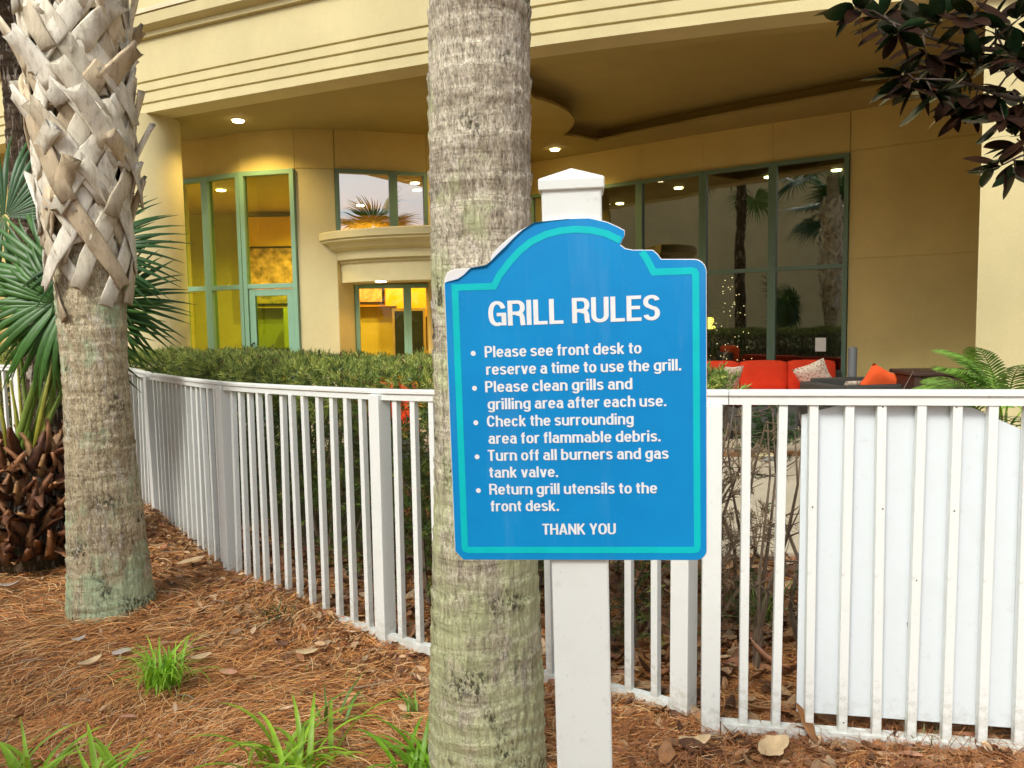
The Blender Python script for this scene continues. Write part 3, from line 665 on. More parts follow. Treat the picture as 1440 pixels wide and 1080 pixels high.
# lettering: a condensed bold stroke alphabet, drawn by its centre lines
SXW, SYW = 0.178, 0.136        # stem width of uprights and bars, in cap heights
def ov(xl, yb, xr, yt, a0, a1, n=18, e=2.35):
    cx, cy_, rx, ry = (xl + xr) / 2, (yb + yt) / 2, (xr - xl) / 2, (yt - yb) / 2; out = []
    for i in range(n + 1):
        t = R(a0 + (a1 - a0) * i / n); c_, s_ = math.cos(t), math.sin(t)
        out.append((cx + rx * math.copysign(abs(c_) ** (2 / e), c_), cy_ + ry * math.copysign(abs(s_) ** (2 / e), s_)))
    return out
h_, v_ = SXW / 2, SYW / 2; XH = 0.735
def glyph(ch):
    """outer width, strokes"""
    W = {'G': .66, 'C': .64, 'O': .67, 'R': .64, 'P': .60, 'I': .19, 'L': .52, 'U': .64, 'E': .54, 'S': .60, 'T': .56, 'H': .64, 'A': .68, 'N': .65, 'K': .66, 'Y': .64}.get(ch)
    if W:
        l, r, b_, t = h_, W - h_, v_, 1 - v_
        if ch == 'I': return W, [[(l, 0), (l, 1)]]
        if ch == 'L': return W, [[(l, 0), (l, 1)], [(h_ * .5, b_), (W, b_)]]
        if ch == 'E': return W, [[(l, 0), (l, 1)], [(h_ * .5, b_), (W, b_)], [(h_ * .5, t), (W - .01, t)], [(h_ * .5, .53), (W - .05, .53)]]
        if ch == 'T': return W, [[(W / 2, 0), (W / 2, 1)], [(0, t), (W, t)]]
        if ch == 'H': return W, [[(l, 0), (l, 1)], [(r, 0), (r, 1)], [(h_, .52), (W - h_, .52)]]
        if ch == 'N': return W, [[(l, 0), (l, 1)], [(r, 0), (r, 1)], [(l * .95, .96), (r + .0, .04)]]
        if ch == 'U': return W, [[(l, 1), (l, .32)] + ov(l, b_, r, .56, 180, 360)[1:-1] + [(r, .32), (r, 1)]]
        if ch == 'O': return W, [ov(l, b_, r, t, 90, 450, 36)]
        if ch == 'C': return W, [ov(l, b_, r, t, 22, 338, 34)]
        if ch == 'G': return W, [ov(l, b_, r, t, 24, 300, 30) , [(r + .005, 0.02), (r + .005, .52)], [(W / 2 - .02, .46), (r + h_ * .9, .46)]]
        if ch == 'P': return W, [[(l, 0), (l, 1)], [(l, t), (W * .52, t)] + ov(W * .2, .46, r, t, 88, -88)[1:-1] + [(W * .52, .46), (l, .46)]]
        if ch == 'R': return W, [[(l, 0), (l, 1)], [(l, t), (W * .52, t)] + ov(W * .2, .49, r, t, 88, -88)[1:-1] + [(W * .52, .49), (l, .49)], [(W * .5, .47), (r - .05, .42), (r - .015, .33), (r, .1), (r + .025, 0)]]
        if ch == 'S': return W, [ov(l, .54, r, t, 14, 250, 16, 2.2)[:-1] + [(W * .40, .545), (W * .60, .48)] + ov(l, b_, r, .50, 62, -166, 16, 2.2)]
        if ch == 'A': return W, [[(.085, 0), (W / 2 - .012, 1)], [(W - .085, 0), (W / 2 + .012, 1)], [(.15, .28), (W - .15, .28)]]
        if ch == 'K': return W, [[(l, 0), (l, 1)], [(l, .36), (W - .12, 1)], [(W * .38, .56), (W - .10, 0)]]
        if ch == 'Y': return W, [[(.09, 1), (W / 2, .40)], [(W - .09, 1), (W / 2, .40)], [(W / 2, 0), (W / 2, .46)]]
    t = XH - v_; b_ = v_
    W = {'l': .19, 'i': .19, 'a': .54, 'b': .58, 'c': .53, 'd': .58, 'e': .56, 'f': .35, 'g': .58, 'h': .57, 'k': .55, 'm': .86, 'n': .57, 'o': .57, 'r': .38, 's': .51, 't': .35, 'u': .57, 'v': .55, '.': .19}[ch]
    l, r = h_, W - h_
    if ch == '.': return W, [[(l, 0), (l, .18)]]
    if ch == 'l': return W, [[(l, 0), (l, 1)]]
    if ch == 'i': return W, [[(l, 0), (l, XH)], [(l, .84), (l, 1)]]
    if ch == 'o': return W, [ov(l, b_, r, t, 90, 450, 30)]
    if ch == 'c': return W, [ov(l, b_, r, t, 28, 332, 28)]
    if ch == 'e': return W, [ov(l, b_, r, t, -2, 326, 28), [(l, .365), (r + h_ * .4, .365)]]
    if ch == 'b': return W, [[(l, 0), (l, 1)], ov(l - .01, b_, r, t, 160, -160, 26)]
    if ch == 'd': return W, [[(r, 0), (r, 1)], ov(l, b_, r + .01, t, 20, 340, 26)]
    if ch == 'g': return W, [ov(l, b_ + .01, r + .01, t, 20, 340, 26), [(r, XH), (r, -.02)] + ov(l + .01, -.19, r, .16, -4, -160, 12)]
    if ch == 'h': return W, [[(l, 0), (l, 1)], ov(l, .30, r, t, 150, 4, 12) + [(r, .4), (r, 0)]]
    if ch == 'n': return W, [[(l, 0), (l, XH)], ov(l, .30, r, t, 150, 4, 12) + [(r, .4), (r, 0)]]
    if ch == 'm': 
        mid = W / 2; return W, [[(l, 0), (l, XH)], ov(l, .30, mid, t, 150, 4, 10) + [(mid, .4), (mid, 0)], ov(mid, .30, r, t, 150, 4, 10) + [(r, .4), (r, 0)]]
    if ch == 'u': return W, [[(r, 0), (r, XH)], [(l, XH), (l, .35)] + ov(l, b_, r, .44, 184, 330, 12)]
    if ch == 'r': return W, [[(l, 0), (l, XH)], ov(l, .22, l + .42, t + .01, 165, 92, 8) + [(W, t + .012)]]
    if ch == 'a': return W, [ov(l + .02, .30, r - .02, t, 160, 2, 12) + [(r - .02, .4), (r - .02, .16), (r + .01, .05), (r + .03, 0)], [(r - .02, .445)] + ov(l, b_, r, .43, 92, 270, 14) + ov(l, b_, r - .02, .36, -80, -5, 6)]
    if ch == 's': return W, [ov(l, .385, r - .005, t, 16, 252, 14, 2.2)[:-1] + [(W * .40, .40), (W * .60, .345)] + ov(l, b_, r, .36, 60, -164, 14, 2.2)]
    if ch == 't': return W, [[(W * .46, .93), (W * .46, .22)] + ov(W * .46, b_ - .005, W * .46 + .34, .36, 186, 262, 8), [(0, XH - v_ * .9), (W, XH - v_ * .9)]]
    if ch == 'f': return W, [[(W * .46, 0), (W * .46, .76)] + ov(W * .46, .66, W * .46 + .34, 1.0 - v_ * .95, 176, 96, 8), [(0, XH - v_ * .9), (W - .01, XH - v_ * .9)]]
    if ch == 'v': return W, [[(.085, XH), (W / 2 - .005, 0)], [(W - .085, XH), (W / 2 + .005, 0)]]
    if ch == 'k': return W, [[(l, 0), (l, 1)], [(l, .26), (W - .10, XH)], [(W * .38, .42), (W - .09, 0)]]
def stroke_poly(P, wx, wy):
    """thicken a centre line with an elliptical pen (wx wide uprights, wy thick bars)"""
    k = wx / wy; Q = [Vector((x / k, y)) for x, y in P]; Q = [q for i, q in enumerate(Q) if i == 0 or (q - Q[i - 1]).length > 1e-4]; out = []
    for i, p in enumerate(Q):
        d0 = (Q[i] - Q[i - 1]).normalized() if i > 0 else (Q[1] - Q[0]).normalized()
        d1 = (Q[i + 1] - Q[i]).normalized() if i < len(Q) - 1 else d0
        if i == 0: d0 = d1
        t = (d0 + d1); t = t.normalized() if t.length > 1e-6 else d0
        nn = Vector((-t.y, t.x)); kk = 1 / max(0.5, nn.dot(Vector((-d0.y, d0.x))))
        out.append(((p.x + nn.x * wy / 2 * kk) * k, p.y + nn.y * wy / 2 * kk, (p.x - nn.x * wy / 2 * kk) * k, p.y - nn.y * wy / 2 * kk))
    return out
def text_line(txt, x0, x1, z0, z1, cap, parent, gap=0.105, space=0.27):
    """letters of one printed line, fitted between x0 (at height z0) and x1 (at height z1)"""
    strokes = []; x = 0
    for ch in txt:
        if ch == ' ': x += space; continue
        w_, S = glyph(ch)
        for s_ in S: strokes.append((x, s_))
        x += w_ + gap
    x -= gap; kx = (x1 - x0) / x; bb = MB(); q = 0
    for i, (gx_, s_) in enumerate(strokes):
        zz = -0.00135 - 0.00006 * (i % 6)
        o = stroke_poly([(px_, py_) for px_, py_ in s_], SXW, SYW); vs = []
        for a in o:
            for xx, yy in ((a[0], a[1]), (a[2], a[3])):
                X = x0 + (gx_ + xx) * kx; Z = z0 + (z1 - z0) * ((gx_ + xx) / x) + yy * cap
                vs.append(SL(X, Z, zz))
        bb.add(vs, [(2 * j, 2 * j + 1, 2 * j + 3, 2 * j + 2) for j in range(len(o) - 1)])
    o = bb.build('lettering', M_LET, parent); return o
CAPM = 0.0203
text_line('GRILL RULES', -0.1521, 0.1492, 0.4308, 0.4332, 0.0442, vf, gap=0.065, space=0.26)
for k, (txt, x0, x1) in enumerate((('Please see front desk to', -.1612, .1165), ('reserve a time to use the grill.', -.1598, .1852), ('Please clean grills and', -.1628, .0998),
        ('grilling area after each use.', -.1595, .1590), ('Check the surrounding', -.1618, .1011), ('area for flammable debris.', -.1603, .1484),
        ('Turn off all burners and gas', -.1625, .1618), ('tank valve.', -.1612, -.0353), ('Return grill utensils to the', -.1622, .1411), ('front desk.', -.1608, -.0355))):
    text_line(txt, x0, x1, .3753 - .0315 * k, .3756 - .0315 * k, CAPM, vf, gap=0.075, space=0.25)
text_line('THANK YOU', -0.0669, 0.0663, 0.0476, 0.0482, 0.0205, vf, gap=0.06, space=0.24)
for z in (.3753, .3123, .2493, .1863, .1233):
    bb = MB(); cx = -0.1822; bb.add([SL(cx + math.cos(t) * .0045, z + .0078 + math.sin(t) * .0045, -.0014) for t in np.linspace(0, 6.2832, 17)[:-1]], [tuple(range(16))]); bb.build('bullet', M_LET, vf)
# ------------------------------------------------------------------ palms
def trunk_mat(name, base_dark, base_light, moss, moss_low, zg):
    m, N, L, B = mat_new(name)
    tc = N.new('ShaderNodeTexCoord'); sep = N.new('ShaderNodeSeparateXYZ'); L.new(tc.outputs['Object'], sep.inputs[0])
    def mp(s): 
        q = N.new('ShaderNodeMapping'); q.inputs['Scale'].default_value = s; L.new(tc.outputs['Object'], q.inputs['Vector']); return q.outputs[0]
    ring = nnoise(N, L, mp((2.2, 2.2, 17)), 1.0, 5, 0.62, 0.5)
    fib = nnoise(N, L, mp((60, 60, 9)), 1.0, 6, 0.7, 0.6)
    dash = nnoise(N, L, mp((26, 26, 7)), 1.0, 4, 0.6, 0.8)
    blot = nnoise(N, L, mp((5, 5, 3.5)), 1.0, 5, 0.65)
    c = nramp(N, L, ring, [(0.34, base_dark), (0.62, base_light)])
    c = nmix(N, L, 1.0, c, nramp(N, L, fib, [(0.32, (0.55, 0.52, 0.48)), (0.56, (1.1, 1.08, 1.05))]), 'MULTIPLY')
    c = nmix(N, L, nramp(N, L, dash, [(0.54, 0.0), (0.64, 0.7)]), c, (0.60, 0.55, 0.47))
    fine = nnoise(N, L, mp((150, 150, 55)), 1.0, 4, 0.75)
    c = nmix(N, L, 1.0, c, nramp(N, L, fine, [(0.36, (0.45, 0.43, 0.40)), (0.50, (1.0, 1.0, 1.0)), (0.66, (1.35, 1.33, 1.28))]), 'MULTIPLY')
    low = N.new('ShaderNodeMapRange'); low.inputs['From Min'].default_value = zg[0]; low.inputs['From Max'].default_value = zg[1]
    low.inputs['To Min'].default_value = 0.34; low.inputs['To Max'].default_value = 0.03; L.new(sep.outputs['Z'], low.inputs['Value'])
    mm = nmath(N, L, 'ADD', blot, low.outputs[0])
    c = nmix(N, L, nramp(N, L, mm, [(0.58, 0.0), (0.72, moss_low)]), c, nmix(N, L, 1.0, moss, nramp(N, L, fib, [(0.3, (0.5, 0.5, 0.5)), (0.6, (1.1, 1.1, 1.1))]), 'MULTIPLY'))
    bs = nmath(N, L, 'MULTIPLY', nramp(N, L, nnoise(N, L, mp((7, 7, 5)), 1.0, 3, 0.5), [(0.57, 0.0), (0.66, 1.0)]), nramp(N, L, nnoise(N, L, mp((75, 75, 40)), 1.0, 4, 0.7), [(0.47, 0.0), (0.56, 1.0)]))
    c = nmix(N, L, nmath(N, L, 'MULTIPLY', bs, 0.85), c, (0.03, 0.03, 0.015))
    L.new(c, B.inputs['Base Color']); B.inputs['Roughness'].default_value = 0.95; B.inputs['Specular IOR Level'].default_value = 0.15
    hh = nmath(N, L, 'ADD', nmath(N, L, 'MULTIPLY', ring, 0.8), nmath(N, L, 'MULTIPLY', fib, 0.7))
    nbump(N, L, nmath(N, L, 'ADD', hh, nmath(N, L, 'MULTIPLY', dash, 0.6)), 1.0, 0.016, B)
    return m
def fbm1(seed, n, freqs):
    r = np.random.default_rng(seed); x = np.linspace(0, 1, n); o = np.zeros(n)
    for f in freqs: o += np.interp(x, np.linspace(0, 1, f), r.normal(0, 1, f)) / math.sqrt(f / freqs[0])
    return o
def palm_trunk(name, x, y, prof, mat, parent, seed, ridge=0.006, nth=120, dz=0.012, lean=0.0):
    z0, z1 = prof[0][0], prof[-1][0]; nz = int((z1 - z0) / dz); zz = np.linspace(z0, z1, nz); rr = np.interp(zz, [p[0] for p in prof], [p[1] for p in prof])
    r = np.random.default_rng(seed); th = np.linspace(0, 2 * np.pi, nth, endpoint=False)
    # leaf-scar rings: steps at irregular heights, each sagging a little round the trunk
    scars = []; z = z0
    while z < z1: scars.append(z); z += r.uniform(0.035, 0.085)
    scars = np.array(scars); TH, ZZ = np.meshgrid(th, zz)
    zw = ZZ + 0.012 * np.sin(TH * 2 + ZZ * 3) + 0.007 * np.sin(TH * 5 + ZZ * 9 + 1) + 0.02 * np.sin(TH + ZZ * 1.2)
    idx = np.clip(np.searchsorted(scars, zw.ravel()) - 1, 0, len(scars) - 2).reshape(zw.shape)
    fr = (zw - scars[idx]) / (scars[idx + 1] - scars[idx]); amp = r.uniform(0.3, 1.3, len(scars))[idx]
    saw = (np.abs(fr) ** 1.5) * amp * ridge - 0.5 * ridge * np.exp(-((fr - 0.02) / 0.08) ** 2)
    fib = np.zeros_like(zw)
    for k in range(14):
        f = r.integers(8, 46); fib += np.sin(TH * f + r.uniform(0, 6) + 2.5 * np.sin(ZZ * r.uniform(1, 5) + r.uniform(0, 6))) / 14
    fib *= 0.006
    lump = 0.006 * np.sin(TH * 3 + ZZ * 2.1) + 0.005 * np.sin(TH * 2 - ZZ * 3.7 + 2)
    RR = rr[:, None] + saw + fib + lump
    V = np.stack([x + lean * np.clip(ZZ - 0.6, 0, 2.2) + RR * np.cos(TH), y + RR * np.sin(TH), ZZ], 2).reshape(-1, 3) - np.array(BASE[parent.name])
    i = (np.arange(nz - 1)[:, None] * nth + np.arange(nth)[None]); j = (np.arange(nz - 1)[:, None] * nth + (np.arange(nth)[None] + 1) % nth)
    F = np.stack([i, j, j + nth, i + nth], 2).reshape(-1, 4)
    return link(name, np_mesh(name, V, F, mat, smooth=True), parent)

M_FROND = tinted('palm_frond', 0.42, 0.45, 0.15, 0.2)
M_PETI = simple('petiole_green', (0.16, 0.24, 0.04), 0.45, 0.25, 6)
def fan_mesh(name, n=34, length=0.75, spread=300, droop=0.25, col=(0.035, 0.09, 0.02), seed=1, width=0.036):
    """blade of a fan palm: folded segments joined near the hub; the leaf points along +x, hub at the origin"""
    r = random.Random(seed); V, F, C = [], [], []
    for i in range(n):
        a = R(-spread / 2 + spread * (i + 0.5) / n + r.uniform(-1.5, 1.5)); ln = length * (0.72 + 0.28 * math.cos(a * 0.55)) * r.uniform(0.93, 1.05)
        w0 = 2 * math.sin(R(spread / n) / 2); seg = 7; base = len(V); d = Vector((math.cos(a), math.sin(a), 0)); sdv = Vector((-math.sin(a), math.cos(a), 0))
        dr = droop * r.uniform(0.6, 1.5); k = r.uniform(0.7, 1.2); tip = r.uniform(-.05, .05)
        for j in range(seg + 1):
            t = j / seg; rad = 0.02 + ln * t; z = 0.05 * math.sin(t * 2.2) - dr * ln * max(0, t - 0.35) ** 2 * 1.6 + 0.10 * math.cos(a) * t * 0
            hw = min(rad * w0 / 2, width * 0.62) * (1 if t < 0.5 else max(0.04, 1 - (t - 0.5) / 0.5) ** 0.8)
            fold = hw * 0.55; p = d * rad + sdv * (tip * t * t * ln)
            for q, zz in ((-1, 0), (0, fold), (1, 0)):
                v = p + sdv * (hw * q); V.append((v.x, v.y, z + zz - fold * .5))
                yl = 0.0 if t < 0.8 else (t - 0.8) * 1.5
                C.append((col[0] * k + 0.10 * yl, col[1] * k + 0.06 * yl, col[2] * k, 1))
        for j in range(seg):
            b0 = base + j * 3
            F += [(b0, b0 + 1, b0 + 4, b0 + 3), (b0 + 1, b0 + 2, b0 + 5, b0 + 4)]
    return np_mesh(name, np.array(V), np.array(F), M_FROND, np.array(C))
def place_fan(parent, me, hub, direction, normal_hint, start, scale=1.0, pcol=None, prad=0.012):
    """a frond: petiole from start to hub (part), its blade the sub-part"""
    hub = Vector(hub); start = Vector(start); d = Vector(direction).normalized()
    mid = (start + hub) / 2 + Vector((0, 0, 0.10 * (hub - start).length))
    pts = [start * (1 - t) ** 2 + mid * 2 * t * (1 - t) + hub * t * t for t in [i / 8 for i in range(9)]]
    bb = MB(); bb.tube(pts, [prad * (1.5 - 0.8 * i / 8) for i in range(9)], 6, 0.6); fo = bb.build('frond', pcol or M_PETI, parent, smooth=True)
    z = Vector(normal_hint); z = (z - d * z.dot(d)).normalized(); y = z.cross(d)
    o = link('blade', me, fo); o.matrix_local = Matrix.Translation(hub - BASE[parent.name]) @ Matrix((d, y, z)).transposed().to_4x4() @ Matrix.Scale(scale, 4)
    return fo
FANS = [fan_mesh('blade', 42, 0.80, 290, 0.30, seed=i, col=((0.035, 0.12, 0.025), (0.06, 0.17, 0.03), (0.03, 0.10, 0.025))[i]) for i in range(3)]
def crown(parent, x, y, z, n, rl=0.9, scale=1.2, seed=0):
    r = random.Random(seed)
    for k in range(n):
        a = 2.399 * k + r.uniform(-.2, .2); e = R(75 - 105 * (k / n) ** 0.9); hl = rl * r.uniform(.85, 1.15)
        d = Vector((math.cos(a) * math.cos(e), math.sin(a) * math.cos(e), math.sin(e)))
        hub = Vector((x, y, z)) + d * hl + Vector((0, 0, -0.1)); dd = (d + Vector((0, 0, -0.35))).normalized()
        place_fan(parent, FANS[k % 3], hub, dd, Vector((0, 0, 1)) - d * 0.2, Vector((x, y, z - 0.1 * (k / n))), scale)

# centre palm
cx_, cy_ = -0.105, 2.50
cp = root('palm_tree', (cx_, cy_, -0.02), 'thick mossy grey palm trunk standing directly behind the blue sign', 'palm tree')
M_TR_C = trunk_mat('grey_palm_bark', (0.34, 0.30, 0.235), (0.60, 0.56, 0.46), (0.53, 0.57, 0.31), 0.75, (-0.6, 2.0))
palm_trunk('trunk', cx_, cy_, [(-0.15, 0.205), (0.1, 0.187), (0.6, 0.178), (1.0, 0.167), (1.45, 0.158), (1.85, 0.154), (2.3, 0.159), (2.7, 0.163), (4.0, 0.155), (6.8, 0.15)], M_TR_C, cp, 3, 0.007, lean=0.014)
crown(cp, cx_, cy_, 6.8, 8, 1.0, 1.1, 1)

# left palm with criss-crossed boots
lx, ly = -2.22, 4.10
lp = root('palm_tree', (lx, ly, -0.04), 'palm tree at the left with criss-crossed pale leaf boots above a smooth trunk', 'palm tree')
M_TR_L = trunk_mat('tan_palm_bark', (0.33, 0.275, 0.18), (0.58, 0.51, 0.36), (0.46, 0.56, 0.36), 0.9, (-0.45, 0.75))
palm_trunk('trunk', lx, ly, [(-0.2, 0.235), (0.0, 0.218), (0.25, 0.193), (0.7, 0.170), (1.2, 0.160), (1.62, 0.165), (2.0, 0.16), (5.2, 0.14)], M_TR_L, lp, 11, 0.007)
m, N, L, B = mat_new('dry_leaf_boot'); tc = N.new('ShaderNodeTexCoord')
a_n = N.new('ShaderNodeAttribute'); a_n.attribute_name = 'tint'
v = ncoord(N, L, (14, 14, 5)); v2 = ncoord(N, L, (60, 60, 16))
c = nramp(N, L, nnoise(N, L, v, 1, 6, 0.65), [(0.32, (0.55, 0.50, 0.45)), (0.5, (0.92, 0.9, 0.88)), (0.7, (1.15, 1.12, 1.1))])
c = nmix(N, L, 1.0, c, nramp(N, L, nnoise(N, L, v2, 1, 5, 0.7), [(0.3, (0.72, 0.68, 0.64)), (0.5, (1.05, 1.05, 1.05))]), 'MULTIPLY')
c = nmix(N, L, 1.0, c, a_n.outputs['Color'], 'MULTIPLY')
L.new(c, B.inputs['Base Color']); B.inputs['Roughness'].default_value = 0.85; B.inputs['Specular IOR Level'].default_value = 0.2
nbump(N, L, nnoise(N, L, v2, 1, 5, 0.7), 0.6, 0.006, B); M_BOOT = m
def boot_mesh(seed, leg=0.46, up=0.19, wleg=0.088, wst=0.090, col=(0.50, 0.44, 0.37)):
    """an old leaf base: a stem standing out from the trunk and two legs wrapped down round it.
    Local frame: origin on the axis, +x outward, z up; radius taken at 0.165"""
    r = random.Random(seed); V, F, C = [], [], []
    def strip(pts, wid, thick, cols, normal):
        base = len(V)
        for (p, w_, t_, c_, nr) in zip(pts, wid, thick, cols, normal):
            i = len(V); p = Vector(p)
            V.append(p); C.append(c_)
        return base
    def slab(pts, wid, thk, cols):
        base = len(V); m_ = len(pts)
        for i, p in enumerate(pts):
            p = Vector(p); d = (Vector(pts[min(i + 1, m_ - 1)]) - Vector(pts[max(i - 1, 0)])).normalized()
            rad = Vector((p.x, p.y, 0)).normalized(); s_ = d.cross(rad).normalized(); n_ = s_.cross(d).normalized()
            if n_.dot(rad) < 0: n_ = -n_
            w_, t_ = wid[i], thk[i]
            for q, o_ in ((-1, t_ * .15 + w_ * .05), (-.86, t_ * .95 + w_ * .04), (0, t_ * .85), (.86, t_ * .95 + w_ * .04), (1, t_ * .15 + w_ * .05), (0, -t_ * .2)):
                V.append(p + s_ * (w_ / 2 * q) + n_ * o_); C.append((*cols[i], 1))
        for i in range(m_ - 1):
            for k in range(6): F.append((base + i * 6 + k, base + i * 6 + (k + 1) % 6, base + (i + 1) * 6 + (k + 1) % 6, base + (i + 1) * 6 + k))
        e = base + (m_ - 1) * 6; F.append((e, e + 1, e + 2, e + 5)); F.append((e + 2, e + 3, e + 4, e + 5)); F.append((base + 5, base + 2, base + 1, base)); F.append((base + 5, base + 4, base + 3, base + 2))
        V[e + 2] = V[e + 2] - (Vector(pts[-1]) - Vector(pts[-2])).normalized() * wid[-1] * r.uniform(0, .35)
    R0 = 0.150; dk = tuple(c_ * .5 for c_ in col)
    tw = r.choice((-1, 1)) * r.uniform(.45, .95); upl = up * r.uniform(0.7, 1.25); lean = r.uniform(0.12, 0.40)
    # stem
    pts, wid, thk, cols = [], [], [], []
    for i in range(6):
        t = i / 5; z = -0.05 + (upl + 0.05) * t; rad = R0 + 0.030 + lean * upl * t * (0.45 + 0.55 * t); an = tw * t
        pts.append((rad * math.cos(an), rad * math.sin(an), z)); wid.append(wst * (1.05 - 0.22 * t + (0.12 if t > .95 else 0)) * r.uniform(.93, 1.07)); thk.append(0.014 + 0.004 * t)
        k = 1.0 if t < .85 else 0.8; cols.append(tuple(c_ * k for c_ in col))
    slab(pts, wid, thk, cols)
    for sgn in (-1, 1):
        pts, wid, thk, cols = [], [], [], []; lg = leg * r.uniform(.85, 1.15)
        for i in range(7):
            t = i / 6; an = sgn * (0.05 + 1.15 * t * r.uniform(.96, 1.04)); z = 0.03 - lg * t; rad = R0 + 0.036 - 0.016 * t
            pts.append((rad * math.cos(an), rad * math.sin(an), z)); wid.append(wleg * (1.0 - 0.35 * abs(t - .3))); thk.append(0.013 - 0.004 * t)
            cols.append(tuple(c_ * (1 - .25 * t) for c_ in col))
        slab(pts, wid, thk, cols)
    return np_mesh('boot', np.array([tuple(v_) for v_ in V]), np.array(F), M_BOOT, np.array(C))
BOOTS = [boot_mesh(50 + i, col=((0.78, 0.75, 0.64), (0.72, 0.68, 0.56), (0.82, 0.80, 0.71), (0.66, 0.59, 0.45), (0.78, 0.75, 0.65), (0.60, 0.50, 0.35))[i % 6]) for i in range(12)]
for k in range(96):
    z = 2.02 + 0.0255 * k; ang = 2.399963 * k + 0.4
    o = link('boot', BOOTS[(k * 5) % 12], lp); sc_ = 1.0 + 0.12 * min(1, k / 50) * random.uniform(.6, 1.2)
    rs_ = 1.04 + 0.22 * min(1.0, k / 26)
    o.location = (random.gauss(0, .006), random.gauss(0, .006), z + 0.04); o.rotation_euler = (random.gauss(0, .05), random.gauss(0, .05), ang + random.gauss(0, .12)); o.scale = (rs_, rs_, sc_)
crown(lp, lx, ly, 5.4, 7, 1.0, 1.1, 2)

# dark trunk behind
dx_, dy_ = -3.66, 5.95
dp = root('palm_tree', (dx_, dy_, -0.05), 'dark brown slim palm trunk half hidden behind the left palm and its fan leaves', 'palm tree')
M_TR_D = trunk_mat('dark_palm_bark', (0.035, 0.025, 0.018), (0.12, 0.085, 0.06), (0.10, 0.11, 0.04), 0.3, (-0.5, 0.5))
palm_trunk('trunk', dx_, dy_, [(-0.2, 0.17), (0.2, 0.145), (1.5, 0.135), (5.2, 0.12)], M_TR_D, dp, 21, 0.01, 72, 0.02)
crown(dp, dx_, dy_, 5.2, 8, 0.9, 1.1, 5)

# stubby fan palm with a heap of brown boots
sx, sy = -3.20, 4.98
st = root('fan_palm', (sx, sy, -0.06), 'short fan palm with fat base of brown dead boots at the left edge', 'palm')
bb = MB(); bb.tube([(sx, sy, -0.1), (sx, sy, .2), (sx, sy, .55), (sx, sy, .72)], [.22, .25, .22, .12], 20); bb.build('trunk', M_TR_D, st, smooth=True)
m, N, L, B = mat_new('brown_boot'); a_n = N.new('ShaderNodeAttribute'); a_n.attribute_name = 'tint'
c = nmix(N, L, 1.0, a_n.outputs['Color'], nramp(N, L, nnoise(N, L, ncoord(N, L, (25, 25, 10)), 1, 5, .65), [(.3, (.45, .4, .4)), (.65, (1.25, 1.2, 1.15))]), 'MULTIPLY')
L.new(c, B.inputs['Base Color']); B.inputs['Roughness'].default_value = 0.6; M_BRBOOT = m
def spike_mesh(seed, col):
    r = random.Random(seed); V, F, C = [], [], []; ln = r.uniform(.16, .34); w0 = r.uniform(.05, .09); cu = r.uniform(-.3, .9)
    for i in range(6):
        t = i / 5; x = ln * t * math.cos(cu * t); z = ln * t * math.sin(cu * t) * 1.0; w_ = w0 * (1 - .75 * t ** 1.5) / 2 * r.uniform(.8, 1.15); tw = r.uniform(-.6, .6)
        for q, o_ in ((-1, .014), (0, -.005), (1, .014), (0, .001)): V.append((x - o_ * .6, q * w_, z + o_ + tw * q * w_)); k = .35 + 1.2 * t; C.append((col[0] * k, col[1] * k, col[2] * k, 1))
    for i in range(5):
        for k in range(4): F.append((i * 4 + k, i * 4 + (k + 1) % 4, i * 4 + 4 + (k + 1) % 4, i * 4 + 4 + k))
    F.append((20, 21, 22, 23))
    return np_mesh('boot', V, F, M_BRBOOT, C)
SP = [spike_mesh(i, ((.16, .065, .025), (.24, .11, .045), (.10, .04, .018), (.30, .17, .07))[i % 4]) for i in range(10)]
for k in range(230):
    t = k / 230; z = 0.04 + 0.66 * t; a = 2.4 * k; rad = 0.24 * (1 - 0.35 * max(0, t - .5) * 2)
    o = link('boot', SP[k % 10], st); o.location = (rad * math.cos(a), rad * math.sin(a), z + .04); o.rotation_euler = (random.gauss(0, .5), random.uniform(-.9, .35) - .5 * t, a + random.gauss(0, .4)); o.scale = (1.0, 1.15, 1.1)
for hub, d, nrm, sc_, fi in (((-2.80, 4.95, 1.78), (-0.85, -0.05, 0.05), (0.25, -1, 0.30), 1.0, 1), ((-2.70, 5.0, 2.02), (0.9, 0.1, -0.12), (-0.1, -1, 0.45), 0.72, 2),
        ((-2.86, 5.05, 1.72), (-0.6, 0.1, -0.7), (0.3, -1, 0.25), 0.92, 0), ((-2.84, 4.90, 1.66), (-0.15, -0.1, -0.95), (0.1, -1, 0.1), 0.74, 1), ((-3.3, 5.1, 2.25), (-0.6, 0, 0.6), (0.2, -1, 0.4), 0.8, 2),
        ((-2.66, 5.15, 1.70), (0.8, 0.1, -0.45), (-0.1, -1, 0.5), 0.62, 0)):
    place_fan(st, FANS[fi], hub, d, nrm, (sx + random.uniform(-.08, .08), sy + random.uniform(-.08, .08), 0.62), sc_, prad=0.016)
M_YPET = simple('petiole_yellow_green', (0.30, 0.30, 0.04), 0.45, 0.3, 8)
for k in range(7):
    a = random.uniform(0, 6.28); q = Vector((sx + .1 * math.cos(a), sy + .1 * math.sin(a) - .05, .6)); bb = MB()
    bb.tube([q, q + Vector((.1 * math.cos(a), .05 * math.sin(a), .35)), q + Vector((.22 * math.cos(a), .1 * math.sin(a), random.uniform(.5, .8)))], [.024, .017, .008], 6, .6); bb.build('petiole', M_YPET, st, smooth=True)
